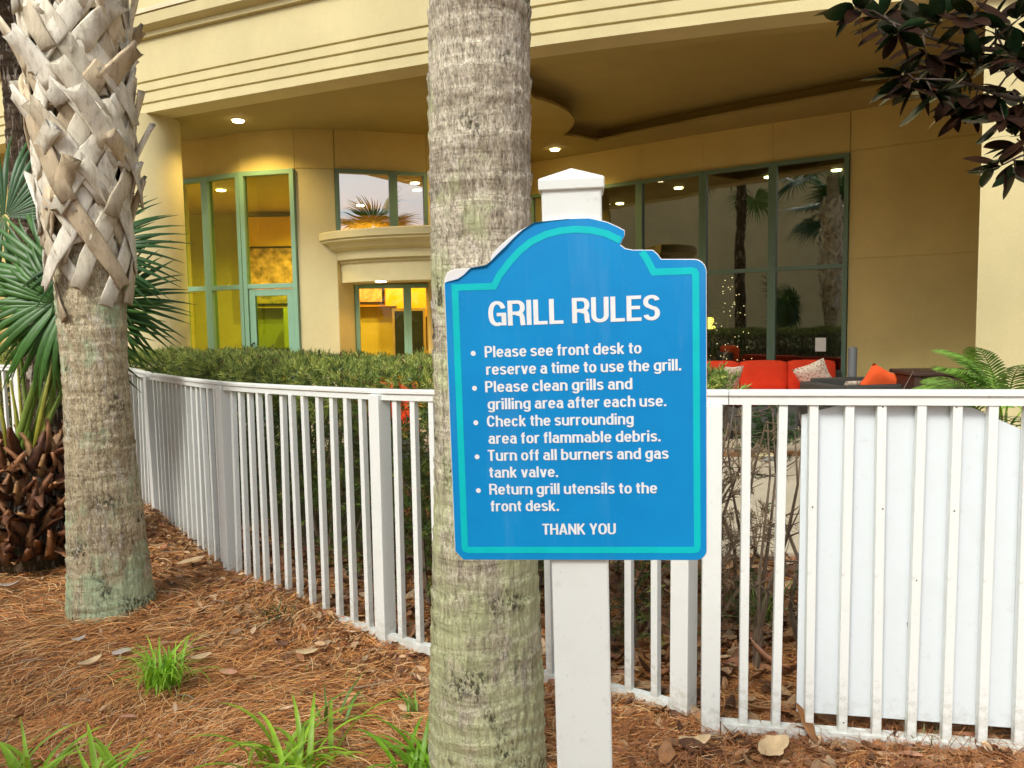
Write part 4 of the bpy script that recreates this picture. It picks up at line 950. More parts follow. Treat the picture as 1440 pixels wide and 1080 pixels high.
# ------------------------------------------------------------------ hedge behind the left fence
hd = root('hedge', (-1.0, 4.6, 0), 'long clipped evergreen hedge with bright new tips just behind the curving fence', 'hedge')
def leafq(l, w, bend=0.15):   # narrow leaf, two quads
    return [(0, -w * .2, 0), (0, w * .2, 0), (l * .5, -w / 2, bend * l * .5), (l * .5, w / 2, bend * l * .5), (l, -w * .08, 0), (l, w * .08, 0)], [(0, 1, 3, 2), (2, 3, 5, 4)]
def sprig(nl, length, leaf_l, leaf_w, seed, ang=0.9):
    r = random.Random(seed); V, F = [], []
    for i in range(nl):
        t = (i + .5) / nl; a = 2.4 * i; e = ang * (1 - .55 * t); l = leaf_l * r.uniform(.75, 1.15)
        q, f = leafq(l, leaf_w * r.uniform(.8, 1.2))
        Xd = Vector((math.cos(e), math.sin(e) * math.cos(a), math.sin(e) * math.sin(a))); Yd = Vector((0, -math.sin(a), math.cos(a))); Zd = Xd.cross(Yd); b0 = len(V)
        for p in q: V.append(tuple(Vector((length * t, 0, 0)) + Xd * p[0] + Yd * p[1] + Zd * p[2]))
        F += [tuple(k + b0 for k in g) for g in f]
    return V, F
fa = [fat(s) for s in np.linspace(0, FCUM[-1], 400)]; FAp = np.array([p for p, d in fa]); FAd = np.array([d for p, d in fa])
def hedge_pts(n, smin, wlo, whi, zlo, zhi, top=None):
    s = RNG.uniform(smin, FCUM[-1] + 0.25, n); w = RNG.uniform(wlo, whi, n); i = np.clip((s / FCUM[-1] * 399).astype(int), 0, 399)
    ex = np.clip(s - FCUM[-1], 0, 1)
    P = FAp[i] + FAd[i] * ex[:, None] + np.stack([-FAd[i][:, 1], FAd[i][:, 0]], 1) * w[:, None]
    z = RNG.uniform(zlo, zhi, n) if top is None else top(s, w) + RNG.uniform(zlo, zhi, n)
    return P, z, FAd[i], s, w
def topz(s, w): return 1.245 + 0.012 * np.sin(s * 2.3) + 0.014 * np.sin(s * 6.1 + w * 5) + 0.012 * np.sin(s * 13.0 + w * 11) - 0.20 * np.clip(0.42 - w, 0, 1) ** 1.5 * 2.2 - 0.10 * np.clip(w - 1.2, 0, 1) * 4
WL, WH = 0.24, 1.42
t1v, t1f = sprig(11, .055, .042, .0065, 1)
S0 = 0.4
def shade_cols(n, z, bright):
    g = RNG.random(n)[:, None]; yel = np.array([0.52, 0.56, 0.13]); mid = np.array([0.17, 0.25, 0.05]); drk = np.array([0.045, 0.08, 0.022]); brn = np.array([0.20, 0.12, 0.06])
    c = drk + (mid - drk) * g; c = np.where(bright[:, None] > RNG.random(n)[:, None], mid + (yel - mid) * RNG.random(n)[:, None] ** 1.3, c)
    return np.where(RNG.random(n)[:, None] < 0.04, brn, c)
def put(n, w0, w1, z0, z1, top, azf, elm, els, br, name, sc=1.0):
    P, z, D, s, w = hedge_pts(n, S0, w0, w1, z0, z1, top)
    L = np.column_stack([P, z]); az = RNG.uniform(0, 6.283, n) if azf is None else np.arctan2(-D[:, 0], D[:, 1]) * 1.0 + RNG.normal(0, .8, n)
    M = rotmats(az, RNG.normal(elm, els, n), RNG.uniform(0, 6.28, n)) * (RNG.uniform(.75, 1.3, n) * sc)[:, None, None]
    return L, M, shade_cols(n, z, np.full(n, br)), w, s
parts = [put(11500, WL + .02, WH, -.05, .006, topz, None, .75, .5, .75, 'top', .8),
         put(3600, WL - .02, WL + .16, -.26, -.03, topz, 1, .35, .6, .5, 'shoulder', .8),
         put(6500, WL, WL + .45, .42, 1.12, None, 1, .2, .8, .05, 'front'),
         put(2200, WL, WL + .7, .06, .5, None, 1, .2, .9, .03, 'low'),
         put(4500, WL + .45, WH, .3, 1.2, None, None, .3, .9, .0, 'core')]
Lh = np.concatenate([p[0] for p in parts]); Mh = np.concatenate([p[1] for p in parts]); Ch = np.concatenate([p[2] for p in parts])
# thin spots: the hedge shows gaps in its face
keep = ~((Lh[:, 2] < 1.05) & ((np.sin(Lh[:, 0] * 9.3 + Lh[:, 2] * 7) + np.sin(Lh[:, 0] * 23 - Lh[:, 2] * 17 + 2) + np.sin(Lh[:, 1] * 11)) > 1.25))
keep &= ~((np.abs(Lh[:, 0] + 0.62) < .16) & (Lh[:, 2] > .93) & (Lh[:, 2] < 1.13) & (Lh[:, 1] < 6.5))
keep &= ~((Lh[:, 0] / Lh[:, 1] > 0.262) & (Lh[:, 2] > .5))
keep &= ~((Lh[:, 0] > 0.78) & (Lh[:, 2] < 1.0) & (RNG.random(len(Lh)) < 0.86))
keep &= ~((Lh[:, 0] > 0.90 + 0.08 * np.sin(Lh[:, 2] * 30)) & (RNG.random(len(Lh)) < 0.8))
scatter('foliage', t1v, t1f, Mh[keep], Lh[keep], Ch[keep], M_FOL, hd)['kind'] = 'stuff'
M_TWIG = simple('hedge_twigs', (0.17, 0.125, 0.085), 0.85, 0.35, 12)
bb = MB()
for k in range(210):
    s = random.uniform(S0, FCUM[-1] + .2); p_, d_ = fat(min(s, FCUM[-1])); w = random.uniform(WL + .16, WH - .3); nrm = Vector((-d_[1], d_[0], 0))
    q = Vector((p_[0], p_[1], -.05)) + nrm * w + Vector((d_[0], d_[1], 0)) * max(0, s - FCUM[-1]); lean = Vector((random.gauss(0, .10), random.gauss(0, .10), 1))
    pts = [q]; 
    for j in range(5): q = q + (lean + Vector((random.gauss(0, .13), random.gauss(0, .13), 0))) * .225; pts.append(q)
    bb.tube(pts, [.014, .011, .009, .007, .005, .003], 4)
    for j in range(5):
        c0 = pts[random.randint(1, 5)]; dd = Vector((random.gauss(0, 1), random.gauss(0, 1) - .4, random.uniform(-.1, .8))).normalized()
        bb.tube([c0, c0 + dd * .11, c0 + dd * .19 + Vector((0, 0, random.uniform(-.02, .05)))], [.004, .003, .0015], 3)
bb.build('twigs', M_TWIG, hd)['kind'] = 'stuff'

# bare shrub at the right end of the hedge
sh = root('bare_shrub', (1.0, 3.42, 0), 'half bare shrub of grey brown twigs behind the fence right of the sign', 'shrub')
M_TWG2 = simple('dry_twigs', (0.27, 0.20, 0.135), 0.9, 0.35, 20)
bb = MB(); bb2_L, bb2_d = [], []
def branch(p, d, ln, r, dep):
    pts = [p]; q = p
    for j in range(3):
        d = (d + Vector((random.gauss(0, .22), random.gauss(0, .22), random.gauss(0, .15)))).normalized(); q = q + d * ln / 3; pts.append(q)
    bb.tube(pts, [r, r * .8, r * .65, r * .45], 4 if dep < 2 else 3)
    if dep >= 4: bb2_L.append(tuple(q)); bb2_d.append((d.x, d.y, d.z)); return
    for j in range((3, 4, 4, 3)[dep]):
        dd = (d * .7 + Vector((random.gauss(0, .6), random.gauss(0, .6), random.gauss(0.05, .5)))).normalized()
        branch(pts[random.randint(1, 3)], dd, ln * random.uniform(.45, .7), r * .55, dep + 1)
for k in range(3): branch(Vector((0.93 + random.uniform(-.10, .06), 3.42 + random.uniform(-.15, .2), -.02)), Vector((random.gauss(0, .13), random.gauss(0, .15), 1)), random.uniform(.42, .6), .012, 0)
for k in range(6): branch(Vector((0.90 + random.uniform(-.10, .06), 3.42 + random.uniform(-.15, .2), .3 + .1 * k)), Vector((random.gauss(0.1, .3), random.gauss(0, .3), 1)), random.uniform(.25, .4), .008, 1)
bb.build('twigs', M_TWG2, sh)['kind'] = 'stuff'
n = len(bb2_L); Lq = np.array(bb2_L); Dq = np.array(bb2_d); az = np.arctan2(Dq[:, 1], Dq[:, 0]); el = np.arcsin(np.clip(Dq[:, 2], -1, 1))
sel = RNG.random(n) < .45; dryc = np.where(RNG.random((n, 1)) < np.where(Lq[:, 2:3] < .45, .6, .12), np.array([[.06, .11, .03]]), np.array([[.30, .22, .13]])) * RNG.uniform(.6, 1.2, (n, 1))
scatter('leaves', t1v, t1f, (rotmats(az, el, RNG.random(n) * 6) * .8)[sel], Lq[sel], dryc[sel], M_FOL, sh)['kind'] = 'stuff'
tf_ = root('leafy_tuft', (0.93, 3.5, 1.12), 'bright green leafy tuft at the hedge end beside the red sofa', 'shrub')
n = 130; a = RNG.uniform(0, 6.28, n); e = RNG.normal(.8, .45, n); t3v, t3f = sprig(12, .07, .06, .011, 5)
Lt = np.column_stack([.915 + RNG.normal(0, .028, n), 3.5 + RNG.normal(0, .08, n), 1.19 + RNG.normal(0, .025, n)]); g = RNG.random((n, 1))
scatter('leaves', t3v, t3f, rotmats(a, e, a * 3) * .65, Lt, np.array([[.08, .16, .03]]) * (1 - g) + np.array([[.34, .46, .09]]) * g, M_FOL, tf_)['kind'] = 'stuff'
bb = MB()
for k in range(12): bb.tube([(.93 + random.gauss(0, .03), 3.5 + random.gauss(0, .05), .95), (.93 + random.gauss(0, .05), 3.5 + random.gauss(0, .07), 1.2)], [.006, .003], 4)
bb.build('stems', M_TWIG, tf_)

# ------------------------------------------------------------------ pine straw, litter
def in_view(n, ylo, yhi, pw=1.6):
    u = RNG.random(n); y = (ylo ** (1 - pw) + u * (yhi ** (1 - pw) - ylo ** (1 - pw))) ** (1 / (1 - pw)); x = RNG.uniform(-.78, .74, n) * y; return x, y
def on_path(x, y): return (x > 0.85) & (y > 4.55)
M_STRAW = tinted('pine_needles', 0.6, 0.3, 0.1, 0.2)
def needles(n, ylo, yhi, zadd, name, lscale=1.0, colset=None):
    x, y = in_view(n, ylo, yhi); k = ~on_path(x, y); x, y = x[k], y[k]; n = len(x)
    tv, F = [], [(0, 1, 3, 2), (2, 3, 5, 4), (4, 5, 7, 6)]
    for t, b_ in ((0, 0), (.33, .045), (.66, .05), (1, 0)):
        tv += [(t * .15 - .075, b_ * .15 - .0009, .004 * (1 - abs(2 * t - 1))), (t * .15 - .075, b_ * .15 + .0009, .004 * (1 - abs(2 * t - 1)))]
    # needles lie in drifts that share a direction
    az = 0.35 + 1.1 * np.sin(x * 2.3 + 1.3 * np.sin(y * 1.9)) * np.cos(y * 2.7 + x) + RNG.normal(0, .55, n)
    az = np.where(RNG.random(n) < .25, RNG.uniform(0, 6.28, n), az)
    M = rotmats(az, RNG.normal(0, .10, n), RNG.uniform(-.5, .5, n)); sc_ = RNG.uniform(.55, 1.25, n) * lscale
    M = M * sc_[:, None, None]; M[:, :, 1] *= (1.0 + .4 * RNG.random(n))[:, None] * np.clip(y / 3.2, 1, 2)[:, None]
    z = ground_z(x, y) + RNG.uniform(0, zadd, n)
    pal = np.array([[.76, .36, .12], [.84, .46, .17], [.58, .23, .075], [.88, .62, .34], [.28, .11, .04], [.78, .32, .10]]) if colset is None else colset
    C = pal[RNG.integers(0, len(pal), n)] * RNG.uniform(.75, 1.15, (n, 1))
    # damp darker drifts near the fence and the hedge
    return tag(scatter(name, tv, F, M, np.column_stack([x, y, z]), C, M_STRAW), 'loose orange brown pine needles covering the planting bed', 'pine straw', kind='stuff')
needles(78000, 2.2, 9.0, .022, 'pine_straw')
n = 6500; x = RNG.uniform(.3, 2.3, n); y = RNG.uniform(2.1, 2.75, n)
tvn = [(-.075, -.0009, .0), (-.075, .0009, 0), (0, -.0009, .009), (0, .0009, .009), (.075, -.0009, 0), (.075, .0009, 0)]
tag(scatter('pine_straw', tvn, [(0, 1, 3, 2), (2, 3, 5, 4)], rotmats(RNG.uniform(0, 6.28, n), RNG.normal(0, .2, n), RNG.uniform(-.5, .5, n)) * RNG.uniform(.4, 1.1, n)[:, None, None], np.column_stack([x, y, ground_z(x, y) + RNG.uniform(.01, .045, n)]), np.array([[.46, .20, .08]]) * RNG.uniform(.3, 1.3, (n, 1)), M_STRAW), 'reddish pine needles tangled over the dead leaves along the right fence', 'pine straw', kind='stuff')
# dead broad leaves and chips
def leaf_t(l, w, curl, nseg=5, rnd=None):
    V, F = [], []; q = rnd or random.Random(1); a1, a2 = q.uniform(.2, .9), q.uniform(.2, .9); bd = q.uniform(-.12, .12)
    for i in range(nseg + 1):
        t = i / nseg; hw = w / 2 * math.sin(math.pi * min(1, t * .93 + .05)) ** .75; x = l * (t - .5); zz = curl * l * (4 * (t - .5) ** 2) * .5; y = bd * l * math.sin(math.pi * t)
        j = (q.uniform(.75, 1.1), q.uniform(.75, 1.1)) if rnd else (1, 1)
        V += [(x, y - hw * j[0], zz + hw * a1), (x, y, zz), (x, y + hw * j[1], zz + hw * a2)]
    for i in range(nseg):
        b_ = i * 3; F += [(b_, b_ + 1, b_ + 4, b_ + 3), (b_ + 1, b_ + 2, b_ + 5, b_ + 4)]
    return V, F
M_DEAD = tinted('dead_leaves', 0.6, 0.3, 0.05, 0.35, 60, 0.4)
def litter(n, xs, ys, lmin, lmax, pal, name, label, zoff=.012, tilt=.35):
    tv, tf = leaf_t(1, .42, .25); C = pal[RNG.integers(0, len(pal), n)] * RNG.uniform(.6, 1.2, (n, 1))
    M = rotmats(RNG.uniform(0, 6.28, n), RNG.normal(0, tilt, n), RNG.normal(0, tilt * 1.3, n)) * RNG.uniform(lmin, lmax, n)[:, None, None]
    z = ground_z(xs, ys) + zoff + RNG.uniform(0, .02, n)
    return tag(scatter(name, tv, tf, M, np.column_stack([xs, ys, z]), C, M_DEAD), label, 'leaf litter', kind='stuff')
PALB = np.array([[.34, .16, .07], [.44, .24, .12], [.24, .10, .045], [.52, .33, .18], [.15, .07, .035], [.62, .44, .27], [.42, .19, .11]])
n = 1500; s = RNG.uniform(2.0, FCUM[-1], n); w = np.abs(RNG.normal(0, .34, n)); i = np.clip((s / FCUM[-1] * 399).astype(int), 0, 399)
P = FAp[i] - np.stack([-FAd[i][:, 1], FAd[i][:, 0]], 1) * w[:, None]
litter(n, P[:, 0], P[:, 1], .018, .065, PALB, 'leaf_litter', 'small broken brown leaves strewn along the outer side of the fence')
n = 3200; s = RNG.uniform(2.0, FCUM[-1] + .3, n); w = RNG.uniform(.02, 1.5, n); i = np.clip((s / FCUM[-1] * 399).astype(int), 0, 399)
P = FAp[i] + np.stack([-FAd[i][:, 1], FAd[i][:, 0]], 1) * w[:, None]
litter(n, P[:, 0], P[:, 1], .04, .13, PALB * .85, 'leaf_litter', 'dead brown leaves lying under the hedge behind the pickets')
n = 1500; xs = RNG.uniform(.55, 2.9, n); ys = RNG.uniform(2.5, 4.62, n)
litter(n, xs, ys, .03, .13, PALB, 'leaf_litter', 'dead brown leaves heaped behind the right fence below the white panel')
n = 900; xs = RNG.uniform(.35, 2.1, n); ys = RNG.uniform(2.15, 2.62, n)
litter(n, xs, ys, .02, .08, PALB, 'leaf_litter', 'small dry leaves in front of the right fence at the bottom of the photo')
n = 900; xs, ys = in_view(n, 2.2, 6); k = (xs < .6)
litter(k.sum(), xs[k], ys[k], .015, .045, PALB, 'leaf_litter', 'tiny leaf chips scattered through the pine straw')
# single fallen leaves that stand out
M_PALE = simple('pale_dry_leaf', (0.60, 0.44, 0.25), 0.6, 0.25, 20, 0.3, 90)
M_GREYL = simple('grey_dry_leaf', (0.50, 0.42, 0.36), 0.6, 0.25, 20, 0.3, 90)
M_RUST = simple('rusty_dry_leaf', (0.26, 0.12, 0.045), 0.55, 0.35, 20, 0.3, 90)
M_PINK = simple('pinkish_dry_leaf', (0.52, 0.27, 0.17), 0.6, 0.3, 20, 0.3, 90)
def fallen(x, y, l, w, az, tilt, roll_, mt, label, curl=.2, z=.03):
    tv, tf = leaf_t(l * .85, w * .85, curl * random.uniform(.5, 3), 8, random.Random(label)); M = rotmats(np.array([az]), np.array([tilt]), np.array([roll_]))[0]
    zz = float(ground_z(x, y)) + z; V = [tuple(M @ np.array(v_) + np.array((0, 0, 0))) for v_ in tv]
    me = np_mesh('fallen_leaf', V, np.array(tf), mt, smooth=True); o = link('fallen_leaf', me, None, (x, y, zz))
    q = o.modifiers.new('thickness', 'SOLIDIFY'); q.thickness = .0012
    tag(o, label, 'leaf')
LEAVES = [(127, 937, .135, .055, 1.1, 0, 0, M_PALE, 'long pale tan leaf lying left of the grass tuft below the left palm'),
 (172, 922, .10, .06, .3, .1, .2, M_GREYL, 'grey curled leaf lying between the pale leaf and the grass tuft'),
 (112, 903, .075, .055, .6, .1, 0, M_GREYL, 'small pinkish grey leaf near the foot of the left palm'),
 (284, 928, .105, .045, .45, .1, .3, M_PALE, 'pale tan leaf lying just right of the round grass tuft'),
 (265, 913, .08, .05, 2.4, .4, .4, M_PINK, 'pink brown leaf tucked against the right side of the grass tuft'),
 (432, 920, .12, .05, .3, 0, .1, M_PALE, 'buff curled leaf on the straw below the middle of the curving fence'),
 (322, 951, .10, .04, -.2, 0, .2, M_PINK, 'orange buff leaf on the straw right of the grass tuft'),
 (270, 795, .20, .07, .5, .15, .3, M_PALE, 'big curled pale palm scrap lying against the fence right of the left palm'),
 (15, 828, .15, .08, .4, .1, 0, M_GREYL, 'pale flat leaf at the left edge below the brown booted palm'),
 (180, 1014, .09, .035, 0, 0, .1, M_PINK, 'small orange leaf in the straw at the lower left'),
 (1128, 1040, .16, .065, 1.9, .75, .2, M_RUST, 'rusty pointed leaf standing against the bottom rail of the right fence'),
 (1010, 1030, .15, .055, 2.2, .5, .5, M_GREYL, 'grey brown leaf leaning at the foot of the right fence post'),
 (978, 1052, .13, .06, .0, .1, .2, M_PALE, 'yellow tan leaf lying in front of the double fence posts'),
 (935, 1072, .10, .07, 1.2, .6, .1, M_RUST, 'dark rust leaf upright at the bottom edge beside the sign post'),
 (1280, 1068, .09, .045, -.4, .1, .1, M_PINK, 'pink curled leaf at the bottom edge right of the standing leaf'),
 (1090, 1068, .15, .10, .5, .2, .1, M_PALE, 'broad crumpled buff leaf at the bottom edge under the right fence'),
 (1075, 945, .22, .11, 2.5, .5, .4, M_PINK, 'large crumpled tan leaf seen between the pickets right of the posts'),
 (575, 900, .12, .06, .8, .5, .4, M_RUST, 'rust brown leaf by the fence foot left of the middle palm')]
camM = camo.matrix_world
def at_ground(u, v, zg=0.0):
    d = camM.to_3x3() @ Vector(((u - 720) / 1080, -(v - 540) / 1080, -1)); o = camM.translation
    for _ in range(4):
        t = (zg - o.z) / d.z; p = o + d * t; zg = float(ground_z(p.x, p.y)) + .02
    return p
for (u, v_, l, w, az, ti, ro, mt, lab) in LEAVES:
    p = at_ground(u, v_); fallen(p.x, p.y, l, w, az, ti, ro, mt, lab, z=.028 + .4 * l * abs(math.sin(ti)))

# ------------------------------------------------------------------ grass tufts and strap-leaved clumps
M_BLADE = {}
def blade_mat(c):
    if c not in M_BLADE:
        m, N, L, B = mat_new('strap_leaf'); v = ncoord(N, L, (1, 1, 1))
        cc = nramp(N, L, nnoise(N, L, v, 14, 3), [(.3, tuple(q * .7 for q in c)), (.7, tuple(q * 1.25 for q in c))]); L.new(cc, B.inputs['Base Color']); B.inputs['Roughness'].default_value = .42
        tr = N.new('ShaderNodeBsdfTranslucent'); L.new(cc, tr.inputs[0]); mx = N.new('ShaderNodeMixShader'); mx.inputs[0].default_value = .28
        L.new(B.outputs[0], mx.inputs[1]); L.new(tr.outputs[0], mx.inputs[2]); L.new(mx.outputs[0], N['Material Output'].inputs[0]); M_BLADE[c] = m
    return M_BLADE[c]
def blade_mesh(seed, ln, w, e0, droop, mt, seg=8):
    r = random.Random(seed); V, F = [], []; x = z = 0.0; e = e0; y = 0; yc = r.uniform(-.25, .25)
    for i in range(seg + 1):
        t = i / seg; hw = w / 2 * min(1, (.55 + t * 2)) * (1 - max(0, t - .45) / .55) ** .7 + .0004
        nx_, nz_ = -math.sin(e), math.cos(e)
        for q, f in ((-1, .35), (0, 0), (1, .35)): V.append((x + nx_ * hw * f, y + hw * q, z + nz_ * hw * f))
        x += math.cos(e) * ln / seg; z += math.sin(e) * ln / seg; y += yc * ln / seg * t; e -= droop / seg * (0.4 + 1.2 * t)
    for i in range(seg):
        b_ = i * 3; F += [(b_, b_ + 1, b_ + 4, b_ + 3), (b_ + 1, b_ + 2, b_ + 5, b_ + 4)]
    return np_mesh('blade', V, np.array(F), mt, smooth=True)
def clump(name, x, y, n, ln, w, col, label, cat, spread=.04, e=(.7, 1.4), droop=(1.0, 2.2), seed=1, cols2=None, azr=(0, 6.283)):
    z = float(ground_z(x, y)) - .005; t = root(name, (x, y, z), label, cat); r = random.Random(seed)
    mts = [blade_mat(col), blade_mat(tuple(q * 1.3 for q in col))] + ([blade_mat(cols2)] if cols2 else [])
    ms = [blade_mesh(seed * 31 + i, ln * r.uniform(.6, 1.15), w * r.uniform(.8, 1.1), r.uniform(*e), r.uniform(*droop), mts[0 if i % 3 else 1]) for i in range(9)]
    if cols2: ms.append(blade_mesh(seed + 999, ln * .8, w * .8, .6, 2.2, mts[2]))
    for k in range(n):
        me = ms[k % 9] if not (cols2 and k % 9 == 8) else ms[-1]
        o = link('blade', me, t); a = r.uniform(*azr); o.location = (r.gauss(0, spread), r.gauss(0, spread), 0); o.rotation_euler = (0, 0, a); s_ = r.uniform(.75, 1.15); o.scale = (s_, s_, s_)
    return t
GR = (.17, .36, .02); GR2 = (.27, .46, .03)
p = at_ground(228, 962); clump('grass_tuft', p.x, p.y, 110, .27, .009, (.27, .52, .035), 'round bright green grass tuft standing alone in the straw below the left palm', 'grass', .038, (1.0, 1.5), (1.2, 2.8), 3)
p = at_ground(410, 1085); clump('daylily', p.x, p.y, 46, .34, .021, GR2, 'large strap-leaved green clump with a few yellow blades at lower centre left', 'plant', .05, (.55, 1.35), (1.2, 2.3), 4, (.55, .48, .06))
p = at_ground(455, 1010); clump('daylily', p.x, p.y, 16, .20, .011, (.10, .22, .03), 'thin small green clump just above the large strap-leaved clump', 'plant', .06, (.2, 1.1), (.8, 2.0), 5, (.5, .4, .06))
p = at_ground(590, 1085); clump('daylily', p.x, p.y, 26, .25, .017, GR, 'green strap-leaved clump at the left foot of the middle palm', 'plant', .035, (.5, 1.3), (.9, 2.2), 6, azr=(1.2, 4.6))
p = at_ground(40, 1105); clump('daylily', p.x, p.y, 26, .29, .020, GR2, 'strap-leaved green clump in the bottom left corner', 'plant', .06, (.7, 1.4), (.9, 2.0), 7)
p = at_ground(135, 1110); clump('daylily', p.x, p.y, 26, .28, .020, GR2, 'upright strap-leaved clump at the bottom edge right of the corner clump', 'plant', .05, (.8, 1.45), (.6, 1.7), 8)
p = at_ground(385, 862); clump('weed', p.x, p.y, 40, .13, .006, (.03, .09, .02), 'small dark green weed at the fence foot between two posts', 'weed', .035, (.5, 1.4), (.5, 2), 9)
p = at_ground(1303, 1050); clump('weed', p.x, p.y, 40, .10, .003, (.14, .17, .06), 'little feathery weed growing at the right fence bottom rail', 'weed', .02, (.5, 1.4), (.3, 1.0), 10)
p = at_ground(255, 985); clump('weed', p.x, p.y, 14, .09, .004, (.22, .27, .03), 'tiny yellow green sprout just right below the round grass tuft', 'weed', .03, (.3, 1.2), (.4, 1.4), 11)
p = at_ground(585, 1000); clump('weed', p.x, p.y, 16, .12, .008, (.16, .32, .04), 'small green sprout touching the left side of the middle palm', 'weed', .012, (.6, 1.4), (.3, 1.4), 12, azr=(1.8, 4.2))
p = at_ground(430, 940); clump('weed', p.x, p.y, 10, .05, .004, (.18, .22, .04), 'very small sprout in the straw under the curled buff leaf', 'weed', .02, (.3, 1.2), (.4, 1.4), 13)
clump('liriope', 1.20, 3.62, 40, .38, .010, (.20, .27, .06), 'striped grassy clump behind the fence below the bare shrub', 'plant', .03, (.7, 1.4), (.8, 2.0), 14, (.62, .62, .36))
clump('weed', 1.12, 3.7, 26, .22, .012, (.05, .14, .03), 'dark green leafy sprout behind the pickets above the striped clump', 'plant', .05, (.2, 1.3), (.3, 1.2), 15)
# yellow-green grass wisps through the straw
n = 900; x, y = in_view(n, 2.2, 4.5, 2.0); k = (x < -.3) & ((np.sin(x * 5.1) + np.sin(y * 6.3 + 1)) > .7); x, y = x[k], y[k]; n = len(x)
tv = [(0, -.0015, 0), (0, .0015, 0), (.03, -.0013, .0), (.03, .0013, 0), (.055, -.0003, -.012), (.055, .0003, -.012)]
tag(scatter('grass_wisps', tv, [(0, 1, 3, 2), (2, 3, 5, 4)], rotmats(RNG.uniform(0, 6.28, n), RNG.uniform(.3, 1.2, n), RNG.uniform(-1, 1, n)), np.column_stack([x, y, ground_z(x, y) + .01]), np.array([[.25, .30, .05]]) * RNG.uniform(.6, 1.2, (n, 1)), M_STRAW), 'thin yellow green grass wisps poking through the pine straw', 'grass', kind='stuff')
# twigs
bb = MB()
for k in range(60):
    u_, v2_ = in_view(1, 2.3, 5.0); x, y = float(u_[0]), float(v2_[0]); a = random.uniform(0, 3.14); l = random.uniform(.05, .16); z = float(ground_z(x, y)) + .025
    bb.tube([(x, y, z), (x + l * .5 * math.cos(a), y + l * .5 * math.sin(a), z + random.uniform(-.002, .012)), (x + l * math.cos(a + .2), y + l * math.sin(a + .2), z)], [.003, .0035, .002], 4)
tag(bb.build('fallen_twigs', M_TWG2), 'short bare twigs scattered on the pine straw', 'twigs', kind='stuff')

# ------------------------------------------------------------------ magnolia at the upper right
mg = root('magnolia_tree', (4.7, 4.6, -0.05), 'magnolia with glossy dark leaves and rusty undersides hanging in the top right corner', 'tree')
M_BARK = simple('magnolia_bark', (0.09, 0.065, 0.05), 0.85, 0.3, 12, 0.5, 40)
m, N, L, B = mat_new('magnolia_leaf'); geo = N.new('ShaderNodeNewGeometry')
topc = nramp(N, L, nnoise(N, L, ncoord(N, L), 9, 3), [(.3, (.008, .026, .010)), (.7, (.02, .06, .022))]); botc = nramp(N, L, nnoise(N, L, ncoord(N, L), 12, 4), [(.3, (.010, .005, .003)), (.7, (.032, .013, .006))])
c = nmix(N, L, geo.outputs['Backfacing'], topc, botc); L.new(c, B.inputs['Base Color'])
rgh = nmath(N, L, 'ADD', nmath(N, L, 'MULTIPLY', geo.outputs['Backfacing'], .4), .22); L.new(rgh, B.inputs['Roughness']); L.new(nmath(N, L, 'SUBTRACT', .5, nmath(N, L, 'MULTIPLY', geo.outputs['Backfacing'], .42)), B.inputs['Specular IOR Level']); M_MAG = m
def mag_leaf(seed):
    r = random.Random(seed); l = r.uniform(.13, .19); w = l * r.uniform(.42, .50); V, F = [], []; cu = r.uniform(-.25, .35); fo = r.uniform(.05, .3)
    for i in range(8):
        t = i / 7; hw = w / 2 * (math.sin(math.pi * min(1, t ** .9)) ** .65 if 0 < t < 1 else .03); zz = -cu * l * t * t
        V += [(.015 + l * t, -hw, zz + hw * fo), (.015 + l * t, -hw * .5, zz + hw * fo * .25), (.015 + l * t, 0, zz), (.015 + l * t, hw * .5, zz + hw * fo * .25), (.015 + l * t, hw, zz + hw * fo)]
    for i in range(7):
        for k in range(4): b_ = i * 5 + k; F.append((b_, b_ + 5, b_ + 6, b_ + 1))
    return np_mesh('leaf', V, np.array(F)[:, ::-1], M_MAG, smooth=True)
ML = [mag_leaf(i) for i in range(9)]
bb = MB(); bb.tube([(4.7, 4.6, -.1), (4.72, 4.62, 1.2), (4.66, 4.6, 2.4), (4.7, 4.7, 3.8), (4.75, 4.7, 5.2)], [.13, .11, .10, .07, .03], 12); bb.build('trunk', M_BARK, mg, smooth=True)
def at_y(u, v, Y):
    d = camM.to_3x3() @ Vector(((u - 720) / 1080, -(v - 540) / 1080, -1)); return camM.translation + d * (Y / d.y)
TIPS = [(1205, 12, 4.0), (1238, 25, 4.2), (1262, 45, 4.0), (1290, 35, 4.3), (1325, 30, 4.1), (1365, 25, 4.0), (1400, 30, 4.2), (1435, 25, 4.0), (1265, 105, 4.0), (1288, 118, 4.05), (1312, 95, 4.3), (1310, 128, 4.0),
        (1345, 100, 4.2), (1352, 70, 4.1), (1380, 90, 4.0), (1390, 130, 4.1), (1410, 75, 4.3), (1432, 95, 4.0), (1370, 145, 4.1), (1420, 130, 4.2), (1340, 140, 4.15), (1440, 150, 4.1), (1412, 168, 4.0), (1430, 195, 4.1), (1402, 232, 4.0), (1428, 235, 4.05), (1445, 60, 4.2), (1300, 70, 4.1), (1460, 110, 4.1), (1465, 180, 4.1), (1375, 60, 4.2), (1395, 45, 4.3), (1440, 225, 4.1)]
bb = MB(); rngm = random.Random(5); nleaf = 0
limbA = [Vector((4.68, 4.62, 2.1)), at_y(1500, 70, 4.35), at_y(1400, 70, 4.2), at_y(1330, 60, 4.15), at_y(1250, 30, 4.1)]
limbB = [Vector((4.68, 4.62, 2.0)), at_y(1520, 150, 4.3), at_y(1430, 140, 4.15), at_y(1350, 115, 4.1), at_y(1285, 112, 4.02)]
